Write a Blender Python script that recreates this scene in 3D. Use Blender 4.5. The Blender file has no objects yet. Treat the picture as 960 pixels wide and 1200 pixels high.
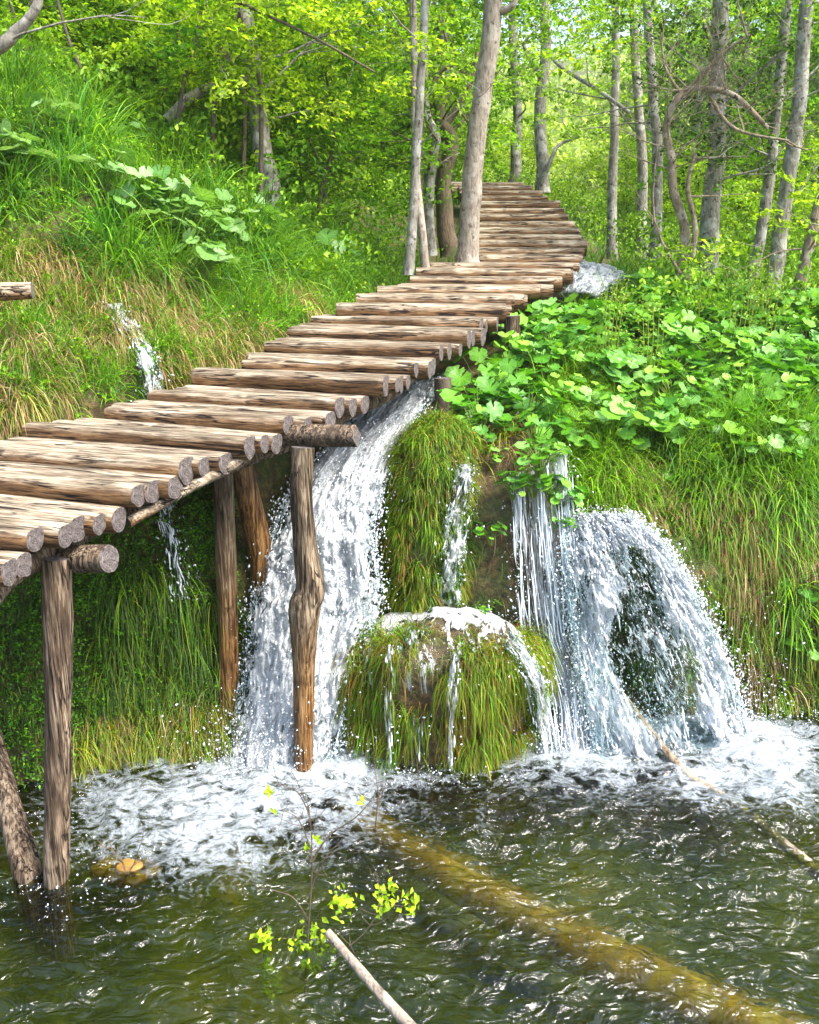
import bpy, math, random
import numpy as np
from mathutils import Vector
R = math.radians
rng = np.random.default_rng(7)
random.seed(7)

# ------------------------------------------------------------------ camera, sky, sun, exposure
SC = bpy.context.scene
COL = SC.collection
F_PX, PITCH, CAMZ = 1100.0, math.atan(300/1100), 3.3
CAM = np.array([0, 0, CAMZ])
cd = bpy.data.cameras.new('camera'); cam = bpy.data.objects.new('camera', cd); COL.objects.link(cam)
cam.location = (0, 0, CAMZ); cam.rotation_euler = (R(90)-PITCH, 0, 0)
cd.sensor_fit = 'HORIZONTAL'; cd.sensor_width = 36; cd.lens = 36*F_PX/960
cd.clip_start = 0.05; cd.clip_end = 2000
SC.camera = cam
SUN_EL, SUN_AZ = 54, 118      # azimuth: clockwise from +Y (straight ahead)
w = bpy.data.worlds.new('World'); SC.world = w; w.use_nodes = True
nt = w.node_tree; bgn = nt.nodes['Background']
sky = nt.nodes.new('ShaderNodeTexSky'); sky.sky_type = 'NISHITA'; sky.sun_disc = False
sky.sun_elevation = R(SUN_EL); sky.sun_rotation = R(SUN_AZ); sky.dust_density = 3; sky.air_density = 1.0
nt.links.new(sky.outputs[0], bgn.inputs[0]); bgn.inputs[1].default_value = 0.15
sd = bpy.data.lights.new('sun', 'SUN'); sd.energy = 3.1; sd.angle = R(25); sd.color = (1, .94, .84)
sun = bpy.data.objects.new('sun', sd); COL.objects.link(sun)
_d = Vector((math.sin(R(SUN_AZ))*math.cos(R(SUN_EL)), math.cos(R(SUN_AZ))*math.cos(R(SUN_EL)), math.sin(R(SUN_EL))))
sun.rotation_euler = _d.to_track_quat('Z', 'Y').to_euler()
SC.view_settings.view_transform = 'Standard'; SC.view_settings.look = 'None'
SC.view_settings.gamma = 1; SC.view_settings.use_curve_mapping = False
SC.view_settings.exposure = 1.78
SC.render.engine = 'CYCLES'
SC.cycles.max_bounces = 8; SC.cycles.transparent_max_bounces = 24
SC.cycles.diffuse_bounces = 3; SC.cycles.glossy_bounces = 3; SC.cycles.transmission_bounces = 5
SC.cycles.caustics_reflective = False; SC.cycles.caustics_refractive = False
SC.cycles.sample_clamp_indirect = 6
SC.cycles.use_denoising = True

# ------------------------------------------------------------------ maths helpers
_f = np.array([0, math.cos(PITCH), -math.sin(PITCH)]); _u = np.array([0, math.sin(PITCH), math.cos(PITCH)])
def ray(px, py): return np.array([1, 0, 0])*(px-480)/F_PX + _u*(600-py)/F_PX + _f
def at(px, py, Y):
    d = ray(px, py); return CAM + d*(Y/d[1])
def onz(px, py, z=0.0):
    d = ray(px, py); return CAM + d*((z-CAMZ)/d[2])
def proj(P):
    Q = P - CAM; zc = Q@_f; zc = np.where(zc < .01, .01, zc)
    return 480+F_PX*Q[..., 0]/zc, 600-F_PX*(Q@_u)/zc
def unit(v): return v/np.maximum(np.linalg.norm(v, axis=-1, keepdims=True), 1e-9)
def smooth(a, b, x):
    t = np.clip((x-a)/(b-a), 0, 1); return t*t*(3-2*t)
def _hash(i, j, k, s):
    n = (np.asarray(i)*374761393 + np.asarray(j)*668265263 + np.asarray(k)*2147483647 + s*974634777).astype(np.int64) & 0xffffffff
    n = ((n ^ (n >> 13))*1274126177) & 0xffffffff
    n = ((n ^ (n >> 16))*2246822519) & 0xffffffff
    return ((n ^ (n >> 15)) & 0xffffff)/16777215.0
def vnoise(P, s=0):
    P = np.asarray(P, float); I = np.floor(P).astype(np.int64); f = P-I; f = f*f*(3-2*f)
    x, y, z = I[..., 0], I[..., 1], I[..., 2]; a, b, c = f[..., 0], f[..., 1], f[..., 2]; r = 0
    for dx in (0, 1):
        for dy in (0, 1):
            for dz in (0, 1):
                r = r + _hash(x+dx, y+dy, z+dz, s)*(a if dx else 1-a)*(b if dy else 1-b)*(c if dz else 1-c)
    return r*2-1
def fbm(P, o=4, s=0, g=.5):
    P = np.asarray(P, float); r = 0; a = 1; t = 0
    for i in range(o):
        r = r+a*vnoise(P*2.03**i+i*17.3, s+i); t += a; a *= g
    return r/t
def crom(P, t):
    """Catmull-Rom over the first axis of P (n,...) at parameters t."""
    P = np.asarray(P, float); n = len(P); i = np.clip(np.floor(t).astype(int), 0, n-2); f = (t-i)
    f = f.reshape(f.shape+(1,)*(P.ndim-1))
    p0, p1, p2, p3 = P[np.maximum(i-1, 0)], P[i], P[i+1], P[np.minimum(i+2, n-1)]
    return .5*((2*p1)+(-p0+p2)*f+(2*p0-5*p1+4*p2-p3)*f*f+(-p0+3*p1-3*p2+p3)*f**3)

# ------------------------------------------------------------------ mesh buffer
class Buf:
    def __init__(s): s.v = []; s.f = {3: [], 4: []}; s.c = []; s.n = 0; s.uv = []; s.m = {3: [], 4: []}
    def add(s, v, f, col=(1, 1, 1), uv=None, mi=0):
        v = np.asarray(v, float).reshape(-1, 3); f = np.asarray(f, np.int64)
        if len(f) == 0: return
        col = np.asarray(col, float)
        if col.ndim == 1: col = np.broadcast_to(col, (len(v), 3))
        s.v.append(v); s.c.append(col); s.f[f.shape[1]].append(f+s.n)
        s.m[f.shape[1]].append(np.full(len(f), mi)); s.n += len(v)
        s.uv.append(np.zeros((len(v), 2)) if uv is None else uv)
    def mesh(s, name, mats, smooth=True):
        me = bpy.data.meshes.new(name)
        v = np.concatenate(s.v); c = np.concatenate(s.c); uv = np.concatenate(s.uv)
        q = np.concatenate(s.f[4]) if s.f[4] else np.zeros((0, 4), int)
        t = np.concatenate(s.f[3]) if s.f[3] else np.zeros((0, 3), int)
        li = np.concatenate([q.ravel(), t.ravel()]); tot = np.concatenate([np.full(len(q), 4), np.full(len(t), 3)])
        st = np.concatenate([[0], np.cumsum(tot)[:-1]])
        me.vertices.add(len(v)); me.vertices.foreach_set('co', v.ravel().astype(np.float32))
        me.loops.add(len(li)); me.loops.foreach_set('vertex_index', li.astype(np.int32))
        me.polygons.add(len(tot)); me.polygons.foreach_set('loop_start', st.astype(np.int32))
        me.polygons.foreach_set('loop_total', tot.astype(np.int32))
        me.polygons.foreach_set('use_smooth', np.full(len(tot), smooth))
        mi = np.concatenate([np.concatenate(s.m[k]) for k in (4, 3) if s.m[k]])
        me.polygons.foreach_set('material_index', mi.astype(np.int32))
        at_ = me.attributes.new('Col', 'FLOAT_COLOR', 'POINT')
        at_.data.foreach_set('color', np.concatenate([c, np.ones((len(c), 1))], 1).ravel().astype(np.float32))
        ul = me.uv_layers.new(name='UVMap'); ul.data.foreach_set('uv', uv[li].ravel().astype(np.float32))
        for m in (mats if isinstance(mats, (list, tuple)) else [mats]): me.materials.append(m)
        me.update(calc_edges=True); me.validate()
        return me
    def obj(s, name, mats, parent=None, **k):
        o = bpy.data.objects.new(name, s.mesh(name, mats, k.get('smooth', True))); COL.objects.link(o); o.parent = parent
        return o
def tag(o, label=None, cat=None, group=None, kind=None):
    if label: o['label'] = label
    if cat: o['category'] = cat
    if group: o['group'] = group
    if kind: o['kind'] = kind
    return o
def empty(name, loc=(0, 0, 0), rz=0):
    o = bpy.data.objects.new(name, None); COL.objects.link(o); o.location = loc; o.rotation_euler = (0, 0, rz)
    o.empty_display_size = .1; return o
def copy_tree(o, loc, rz=0, sc=1, label=None):
    c = o.copy(); COL.objects.link(c); c.location = loc; c.rotation_euler = (0, 0, rz)
    c.scale = (sc, sc, sc) if np.isscalar(sc) else sc
    if label: c['label'] = label
    for ch in list(o.children):
        d = ch.copy(); COL.objects.link(d); d.parent = c
    return c
def frame_of(T):
    ref = np.where(np.abs(T[..., 2:3]) > .9, np.array([1., 0, 0]), np.array([0, 0, 1.]))
    N = unit(np.cross(T, ref)); return N, np.cross(T, N)
def tube(buf, P, rad, sides=8, col=(1, 1, 1), wob=0, seed=0, mi=0, cap=True, capmi=None, sq=1.0):
    """A tapered tube along polyline P."""
    P = np.asarray(P, float); n = len(P); rad = np.broadcast_to(np.asarray(rad, float), (n,))
    T = unit(np.gradient(P, axis=0)); N, B = frame_of(T)
    for i in range(1, n):
        v = N[i-1]-T[i]*np.dot(N[i-1], T[i]); N[i] = v/max(np.linalg.norm(v), 1e-9); B[i] = np.cross(T[i], N[i])
    a = np.linspace(0, 2*np.pi, sides, endpoint=False)
    rr = rad[:, None]*np.ones((1, sides))
    if wob:
        L = np.concatenate([[0], np.cumsum(np.linalg.norm(np.diff(P, axis=0), axis=1))])
        q = np.stack([np.cos(a)[None, :]*1.3+0*L[:, None], np.sin(a)[None, :]*1.3+0*L[:, None], L[:, None]*2.2/np.mean(rad)*.12+0*a[None, :]], -1)
        rr = rr*(1+wob*fbm(q+seed*9.7, 3, seed))
    V = P[:, None]+rr[..., None]*(np.cos(a)[None, :, None]*N[:, None]+sq*np.sin(a)[None, :, None]*B[:, None])
    i, j = np.meshgrid(np.arange(n-1), np.arange(sides), indexing='ij'); j2 = (j+1) % sides
    f = np.stack([i*sides+j, i*sides+j2, (i+1)*sides+j2, (i+1)*sides+j], -1).reshape(-1, 4)
    L = np.concatenate([[0], np.cumsum(np.linalg.norm(np.diff(P, axis=0), axis=1))])
    uv = np.stack(np.broadcast_arrays(np.arange(sides)[None, :]/sides, L[:, None]), -1).reshape(-1, 2)
    cc = np.asarray(col, float)
    if cc.ndim == 2 and len(cc) == n: cc = np.repeat(cc, sides, 0)
    buf.add(V.reshape(-1, 3), f, cc, uv, mi)
    if cap:
        for e, k in ((0, 0), (1, n-1)):
            ring = V[k]; c = P[k]
            vv = np.concatenate([ring, c[None]]); jj = np.arange(sides)
            ff = np.stack([jj, (jj+1) % sides, np.full(sides, sides)], -1)
            if e == 0: ff = ff[:, ::-1]
            rc = np.concatenate([np.stack([np.cos(a), np.sin(a)], -1), [[0, 0]]])
            buf.add(vv, ff, cc if cc.ndim == 1 else cc[k*0], rc, mi if capmi is None else capmi)
def path(pts, n):
    return crom(np.array(pts, float), np.linspace(0, len(pts)-1, n))

# ------------------------------------------------------------------ materials
def mat(name):
    m = bpy.data.materials.new(name); m.use_nodes = True; nt = m.node_tree
    b = nt.nodes['Principled BSDF']; return m, nt, b
def nd(nt, typ, **k):
    n = nt.nodes.new(typ)
    for a, v in k.items():
        if a == 'ins':
            for q, x in v.items():
                s = n.inputs[q]
                if isinstance(x, bpy.types.NodeSocket): nt.links.new(x, s)
                else: s.default_value = x
        else: setattr(n, a, v)
    return n
def ramp(nt, fac, stops, interp='LINEAR'):
    r = nt.nodes.new('ShaderNodeValToRGB'); r.color_ramp.interpolation = interp
    el = r.color_ramp.elements
    while len(el) < len(stops): el.new(.5)
    for e, (p, c) in zip(el, stops):
        e.position = p; e.color = (*c, 1) if len(c) == 3 else c
    nt.links.new(fac, r.inputs[0]); return r.outputs[0]
def noise(nt, vec, scale, detail=5, rough=.55, dist=0):
    n = nd(nt, 'ShaderNodeTexNoise', ins={'Scale': scale, 'Detail': detail, 'Roughness': rough, 'Distortion': dist})
    if vec is not None: nt.links.new(vec, n.inputs['Vector'])
    return n.outputs[0]
def mapping(nt, vec, scale=(1, 1, 1), loc=(0, 0, 0)):
    return nd(nt, 'ShaderNodeMapping', ins={'Vector': vec, 'Scale': scale, 'Location': loc}).outputs[0]
def mixc(nt, fac, a, b, mode='MIX'):
    n = nt.nodes.new('ShaderNodeMix'); n.data_type = 'RGBA'; n.blend_type = mode
    for s, x in ((0, fac), (6, a), (7, b)):
        if isinstance(x, bpy.types.NodeSocket): nt.links.new(x, n.inputs[s])
        else: n.inputs[s].default_value = x if s == 0 else (*x, 1)
    return n.outputs[2]
def math_(nt, op, a, b=0.0, clamp=False):
    n = nt.nodes.new('ShaderNodeMath'); n.operation = op; n.use_clamp = clamp
    for i, x in enumerate((a, b)):
        if isinstance(x, bpy.types.NodeSocket): nt.links.new(x, n.inputs[i])
        else: n.inputs[i].default_value = x
    return n.outputs[0]
def bump(nt, h, strength=.5, dist=.01):
    return nd(nt, 'ShaderNodeBump', ins={'Height': h, 'Strength': strength, 'Distance': dist}).outputs[0]
def coords(nt): return nt.nodes.new('ShaderNodeTexCoord')
def vcol(nt): return nd(nt, 'ShaderNodeAttribute', attribute_name='Col').outputs[0]

def leafy(name, trans=.4, rough=.45, rand=0.0, spec=.35, tcol=(1.15, 1.25, .55)):
    """Foliage: per-leaf colour attribute, part of the light goes through the leaf."""
    m, nt, b = mat(name); c = vcol(nt)
    if rand:
        oi = nt.nodes.new('ShaderNodeObjectInfo')
        hs = nd(nt, 'ShaderNodeHueSaturation', ins={'Color': c,
            'Hue': math_(nt, 'ADD', math_(nt, 'MULTIPLY', oi.outputs['Random'], -.05*rand), .5+.02*rand),
            'Value': math_(nt, 'ADD', math_(nt, 'MULTIPLY', oi.outputs['Random'], .5*rand), 1-.2*rand)})
        c = hs.outputs[0]
    nt.links.new(c, b.inputs['Base Color']); b.inputs['Roughness'].default_value = rough
    b.inputs['Specular IOR Level'].default_value = spec
    t = nt.nodes.new('ShaderNodeBsdfTranslucent')
    nt.links.new(mixc(nt, 1, c, tcol, 'MULTIPLY'), t.inputs[0])
    mx = nd(nt, 'ShaderNodeMixShader', ins={0: trans, 1: b.outputs[0], 2: t.outputs[0]})
    nt.links.new(mx.outputs[0], nt.nodes['Material Output'].inputs[0]); return m
M = {}
M['grass'] = leafy('grass_blades', .35, .5, spec=.3)
M['leaf'] = leafy('tree_leaves', .58, .5, rand=1)
M['broadleaf'] = leafy('broad_leaves', .3, .42, rand=.4, spec=.4)

def wood_mat(name, light, mid, dark, wet=False, ax='Z'):
    m, nt, b = mat(name); tc = coords(nt); oi = nt.nodes.new('ShaderNodeObjectInfo')
    off = nd(nt, 'ShaderNodeVectorMath', operation='SCALE', ins={0: (13.1, 7.7, 3.3), 'Scale': oi.outputs['Random']}).outputs[0]
    v = nd(nt, 'ShaderNodeVectorMath', operation='ADD', ins={0: tc.outputs['Object'], 1: off}).outputs[0]
    st = mapping(nt, v, (1, 1, .07) if ax == 'Z' else (.07, 1, 1))
    fib = noise(nt, st, 60, 6, .65, .6)
    big = noise(nt, mapping(nt, v, (1, 1, .2) if ax == 'Z' else (.2, 1, 1)), 9, 4, .6, .4)
    c = ramp(nt, fib, [(.34, dark), (.46, mid), (.6, light)])
    c2 = ramp(nt, fib, [(.3, tuple(x*.4 for x in dark)), (.5, tuple(x*.6 for x in mid)), (.75, tuple(x*.75 for x in light))])
    col = mixc(nt, ramp(nt, big, [(.4, (0, 0, 0)), (.62, (1, 1, 1))]), c2, c)
    crk = noise(nt, mapping(nt, v, (1, 1, .035) if ax == 'Z' else (.035, 1, 1)), 26, 3, .5, .8)
    ck = ramp(nt, crk, [(.46, (1, 1, 1)), (.485, (.07, .05, .04)), (.505, (.07, .05, .04)), (.53, (1, 1, 1))])
    ckm = mixc(nt, ramp(nt, noise(nt, v, 4, 2), [(.40, (0, 0, 0)), (.5, (1, 1, 1))]), (1, 1, 1), ck)
    col = mixc(nt, 1, col, ckm, 'MULTIPLY')
    if ax == 'X':   # worn, bleached tread on top of the logs; warm brown unworn flanks
        nrm = nd(nt, 'ShaderNodeSeparateXYZ', ins={0: tc.outputs['Object']}).outputs['Z']
        top = ramp(nt, math_(nt, 'ADD', nrm, math_(nt, 'MULTIPLY', math_(nt, 'SUBTRACT', big, .5), .09)), [(.005, (0, 0, 0)), (.04, (1, 1, 1))])
        col = mixc(nt, top, mixc(nt, 1, col, (.72, .48, .29), 'MULTIPLY'), col)
    if wet:         # water-stained orange brown foot
        z = nd(nt, 'ShaderNodeSeparateXYZ', ins={0: tc.outputs['Object']}).outputs['Z']
        zz = math_(nt, 'MULTIPLY', math_(nt, 'ADD', z, math_(nt, 'MULTIPLY', big, .6)), .35)
        f = ramp(nt, zz, [(.42, (1, 1, 1)), (.72, (0, 0, 0))])
        wc = ramp(nt, fib, [(.36, (.02, .009, .004)), (.47, (.10, .045, .014)), (.6, (.30, .16, .055))])
        col = mixc(nt, f, col, wc)
        rf = math_(nt, 'SUBTRACT', .75, math_(nt, 'MULTIPLY', f, .45)); nt.links.new(rf, b.inputs['Roughness'])
    else: b.inputs['Roughness'].default_value = .8
    b.inputs['Specular IOR Level'].default_value = .3
    nt.links.new(col, b.inputs['Base Color'])
    h = math_(nt, 'ADD', math_(nt, 'MULTIPLY', fib, .6), nd(nt, 'ShaderNodeRGBToBW', ins={0: ckm}).outputs[0])
    nt.links.new(bump(nt, h, 1, .012), b.inputs['Normal']); return m
M['log'] = wood_mat('weathered_log', (.50, .435, .33), (.28, .215, .145), (.05, .035, .022), ax='X')
M['post'] = wood_mat('weathered_post', (.34, .26, .18), (.12, .078, .048), (.02, .012, .008))
M['post_wet'] = wood_mat('water_stained_post', (.36, .29, .20), (.14, .095, .055), (.025, .015, .009), wet=True)
def end_mat():
    m, nt, b = mat('log_end_grain'); uv = coords(nt).outputs['UV']; oi = nt.nodes.new('ShaderNodeObjectInfo')
    rr = nd(nt, 'ShaderNodeVectorMath', operation='LENGTH', ins={0: uv}).outputs['Value']
    nz = noise(nt, uv, 2.2, 7, .7)
    ring = math_(nt, 'SINE', math_(nt, 'MULTIPLY', math_(nt, 'ADD', rr, math_(nt, 'MULTIPLY', nz, .5)), 34))
    c = ramp(nt, math_(nt, 'ADD', math_(nt, 'MULTIPLY', ring, .07), nz), [(.3, (.015, .011, .01)), (.5, (.085, .07, .067)), (.72, (.22, .185, .175))])
    g = nd(nt, 'ShaderNodeTexGradient', gradient_type='RADIAL', ins={0: uv}).outputs['Fac']
    ck = math_(nt, 'SINE', math_(nt, 'MULTIPLY', math_(nt, 'ADD', g, math_(nt, 'MULTIPLY', oi.outputs['Random'], .7)), 31.4))
    f = ramp(nt, math_(nt, 'ADD', math_(nt, 'MULTIPLY', ck, .5), math_(nt, 'MULTIPLY', noise(nt, uv, 3, 3), 1.0)), [(.99, (0, 0, 0)), (1.09, (.9, .9, .9))])
    nt.links.new(mixc(nt, f, c, (.02, .014, .012)), b.inputs['Base Color']); b.inputs['Roughness'].default_value = .85
    return m
M['end'] = end_mat()
def bark_mat(name, base, dark, pale, patch=.5, moss=0.0):
    m, nt, b = mat(name); v = coords(nt).outputs['Object']
    n1 = noise(nt, mapping(nt, v, (1, 1, .35)), 28, 6, .65, .5); n2 = noise(nt, v, 7, 5, .6); n3 = noise(nt, v, 16, 3)
    c = ramp(nt, n1, [(.3, dark), (.5, base), (.72, tuple(min(1, x*1.4) for x in base))])
    c = mixc(nt, ramp(nt, n2, [(patch, (0, 0, 0)), (patch+.08, (1, 1, 1))]), c, mixc(nt, .35, pale, c))
    c = mixc(nt, ramp(nt, n3, [(.62, (0, 0, 0)), (.68, (1, 1, 1))]), c, dark)
    if moss: c = mixc(nt, ramp(nt, noise(nt, v, 3.5, 5), [(.62-moss, (0, 0, 0)), (.75-moss, (1, 1, 1))]), c, (.055, .075, .012))
    nt.links.new(c, b.inputs['Base Color']); b.inputs['Roughness'].default_value = .85
    nt.links.new(bump(nt, n1, .9, .02), b.inputs['Normal']); return m
M['bark_grey'] = bark_mat('grey_bark', (.20, .185, .15), (.05, .042, .033), (.42, .41, .37), .50)
M['bark_bare'] = bark_mat('smooth_pale_bark', (.25, .21, .165), (.08, .062, .048), (.38, .34, .29), .5)
M['bark_moss'] = bark_mat('mossy_bark', (.13, .09, .055), (.03, .02, .012), (.25, .22, .15), .6, .12)
M['bark_dark'] = bark_mat('dark_bark', (.10, .075, .05), (.025, .018, .012), (.22, .2, .17), .62)
M['bark_twig'] = bark_mat('dead_wood', (.21, .16, .105), (.055, .038, .025), (.42, .36, .28), .52)

def rock_mat(name, moss=.5):
    m, nt, b = mat(name); v = coords(nt).outputs['Object']
    a = noise(nt, v, 3, 8, .62, .4); c_ = noise(nt, v, 22, 6, .7); d = noise(nt, mapping(nt, v, (1, 1, .25), (3, 1, 2)), 6, 5, .6, .3)
    soil = ramp(nt, c_, [(.3, (.018, .011, .005)), (.5, (.08, .045, .016)), (.7, (.2, .125, .045))])
    grn = ramp(nt, c_, [(.3, (.012, .022, .003)), (.5, (.045, .075, .008)), (.72, (.13, .17, .02))])
    c = mixc(nt, ramp(nt, a, [(moss-.08, (1, 1, 1)), (moss+.1, (0, 0, 0))]), soil, grn)
    c = mixc(nt, ramp(nt, d, [(.6, (0, 0, 0)), (.7, (1, 1, 1))]), c, (.16, .075, .018))
    nt.links.new(c, b.inputs['Base Color']); b.inputs['Roughness'].default_value = .6
    h = math_(nt, 'ADD', math_(nt, 'MULTIPLY', c_, .6), a)
    nt.links.new(bump(nt, h, 1, .05), b.inputs['Normal']); return m
M['soil'] = rock_mat('mossy_earth', .5)
M['rock'] = rock_mat('wet_mossy_rock', .55)
M['brownrock'] = rock_mat('wet_brown_tufa', .36)
def bed_mat():
    m, nt, b = mat('river_bed'); v = coords(nt).outputs['Object']
    a = noise(nt, v, 1.3, 6, .6, .5); c_ = noise(nt, v, 9, 6, .7, .3)
    c = ramp(nt, math_(nt, 'ADD', math_(nt, 'MULTIPLY', a, .6), math_(nt, 'MULTIPLY', c_, .4)),
        [(.42, (.02, .032, .012)), (.49, (.06, .08, .022)), (.56, (.13, .14, .03)), (.65, (.28, .20, .05))])
    nt.links.new(c, b.inputs['Base Color']); b.inputs['Roughness'].default_value = .8; return m
M['bed'] = bed_mat()
def foam_shader(nt, nrm=None):
    b = nd(nt, 'ShaderNodeBsdfPrincipled', ins={'Base Color': (.44, .50, .55, 1), 'Roughness': .35, 'Specular IOR Level': .4})
    if nrm is not None: nt.links.new(nrm, b.inputs['Normal'])
    return b.outputs[0]
def pool_mat():
    m, nt, b = mat('pool_water'); v = coords(nt).outputs['Object']; out = nt.nodes['Material Output']
    at_ = nd(nt, 'ShaderNodeSeparateColor', ins={0: vcol(nt)}); foam = at_.outputs[0]; calm = at_.outputs[1]
    n1 = noise(nt, mapping(nt, v, (1, 1.6, 1)), 6, 2.5, .5, 1.2); n2 = noise(nt, v, 26, 4, .6, .8)
    h = math_(nt, 'ADD', n1, math_(nt, 'MULTIPLY', n2, .07))
    nrm = bump(nt, h, 1.0, .07)
    fr = nd(nt, 'ShaderNodeFresnel', ins={'IOR': 1.42, 'Normal': nrm}).outputs[0]
    gl = nd(nt, 'ShaderNodeBsdfGlossy', ins={'Color': (.95, .98, 1, 1), 'Roughness': .09, 'Normal': nrm}).outputs[0]
    tr = nd(nt, 'ShaderNodeBsdfTransparent', ins={'Color': (.72, .80, .34, 1)}).outputs[0]
    rf = nd(nt, 'ShaderNodeBsdfRefraction', ins={'Color': (.76, .85, .42, 1), 'Roughness': .0, 'IOR': 1.2, 'Normal': nrm}).outputs[0]
    body = nd(nt, 'ShaderNodeMixShader', ins={0: .5, 1: tr, 2: rf}).outputs[0]
    wat = nd(nt, 'ShaderNodeMixShader', ins={0: fr, 1: body, 2: gl}).outputs[0]
    # lacy foam: broken up where the foam amount is middling, closed where it is high
    fv = mapping(nt, v, (1, 1.25, 1))
    f1 = noise(nt, fv, 7, 7, .66, .5); f2 = noise(nt, fv, 24, 5, .65, .3)
    lace = math_(nt, 'SUBTRACT', 1, math_(nt, 'MULTIPLY', math_(nt, 'ABSOLUTE', math_(nt, 'SUBTRACT', f1, .5)), 7))
    ff = math_(nt, 'ADD', math_(nt, 'MULTIPLY', lace, .6), math_(nt, 'MULTIPLY', f2, 1.0))
    k = math_(nt, 'ADD', math_(nt, 'MULTIPLY', foam, 1.15), math_(nt, 'SUBTRACT', ff, 1.33))
    k = ramp(nt, k, [(.0, (0, 0, 0)), (.8, (1, 1, 1))])
    nf = bump(nt, math_(nt, 'ADD', f1, math_(nt, 'MULTIPLY', f2, .5)), 1, .05)
    fo = foam_shader(nt, nf)
    nt.links.new(nd(nt, 'ShaderNodeMixShader', ins={0: math_(nt, 'MULTIPLY', k, .93), 1: wat, 2: fo}).outputs[0], out.inputs[0]); return m
M['pool'] = pool_mat()
def fall_mat(name, sx=13, sy=5.5, dens=.5, soft=.14, lacy=.34, tint=(.82, .86, .89)):
    m, nt, b = mat(name); uv = coords(nt).outputs['UV']; out = nt.nodes['Material Output']
    dn = nd(nt, 'ShaderNodeSeparateColor', ins={0: vcol(nt)}).outputs[0]
    uw = nd(nt, 'ShaderNodeVectorMath', operation='ADD', ins={0: uv, 1: nd(nt, 'ShaderNodeVectorMath', operation='SCALE', ins={0: nd(nt, 'ShaderNodeTexNoise', ins={'Vector': uv, 'Scale': 4.0, 'Detail': 4.0}).outputs['Color'], 'Scale': .06}).outputs[0]}).outputs[0]
    s0 = noise(nt, mapping(nt, uw, (sx, sy, 1)), 1.0, 6, .62, 1.0)
    web = math_(nt, 'SUBTRACT', 1, math_(nt, 'MULTIPLY', math_(nt, 'ABSOLUTE', math_(nt, 'SUBTRACT', noise(nt, mapping(nt, uw, (sx*1.7, sy*1.5, 1), (3, 7, 0)), 1.0, 4, .6, 1.4), .5)), 5))
    s1 = math_(nt, 'ADD', math_(nt, 'MULTIPLY', s0, .75), math_(nt, 'MULTIPLY', web, lacy))
    s2 = noise(nt, mapping(nt, uw, (sx*4, sy*5, 1)), 1.0, 4, .6, .8)
    k = math_(nt, 'ADD', math_(nt, 'ADD', math_(nt, 'MULTIPLY', s1, 1.9), math_(nt, 'MULTIPLY', s2, .9)), math_(nt, 'SUBTRACT', math_(nt, 'MULTIPLY', dn, .8), dens+1.4))
    k = ramp(nt, k, [(.0, (0, 0, 0)), (soft, (1, 1, 1))])
    nf = bump(nt, math_(nt, 'ADD', s1, math_(nt, 'MULTIPLY', s2, .5)), 1, .05)
    pb = nd(nt, 'ShaderNodeBsdfPrincipled', ins={'Base Color': (*tint, 1), 'Roughness': .3, 'Specular IOR Level': .5, 'Normal': nf}).outputs[0]
    tl = nd(nt, 'ShaderNodeBsdfTranslucent', ins={'Color': (*tint, 1), 'Normal': nf}).outputs[0]
    pb = nd(nt, 'ShaderNodeMixShader', ins={0: .4, 1: pb, 2: tl}).outputs[0]
    gl = nd(nt, 'ShaderNodeBsdfGlossy', ins={'Color': (.9, .95, 1, 1), 'Roughness': .12, 'Normal': nf}).outputs[0]
    tr = nd(nt, 'ShaderNodeBsdfTransparent', ins={'Color': (.9, .95, .95, 1)}).outputs[0]
    edge = math_(nt, 'GREATER_THAN', dn, .04)
    clear = nd(nt, 'ShaderNodeMixShader', ins={0: math_(nt, 'MULTIPLY', edge, .02), 1: tr, 2: gl}).outputs[0]
    nt.links.new(nd(nt, 'ShaderNodeMixShader', ins={0: k, 1: clear, 2: pb}).outputs[0], out.inputs[0]); return m
M['fall'] = fall_mat('falling_white_water', dens=.44)
M['veil'] = fall_mat('thin_water_veil', sx=30, sy=2.0, dens=.50, soft=.2)
def drop_mat():
    m, nt, b = mat('water_drops'); b.inputs['Base Color'].default_value = (.68, .73, .78, 1); b.inputs['Roughness'].default_value = .15
    b.inputs['Specular IOR Level'].default_value = .7; return m
M['drop'] = drop_mat()
def plain(name, c, r=.6, sc=20):
    m, nt, b = mat(name); v = coords(nt).outputs['Object']
    nt.links.new(ramp(nt, noise(nt, v, sc), [(.3, tuple(x*.55 for x in c)), (.7, tuple(min(1, x*1.3) for x in c))]), b.inputs['Base Color'])
    b.inputs['Roughness'].default_value = r; return m
M['sunk'] = bark_mat('sunken_log_bark', (.56, .33, .10), (.20, .11, .03), (.72, .52, .24), .5)
M['stone'] = plain('ochre_stone', (.30, .17, .04), .5, 12)

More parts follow.
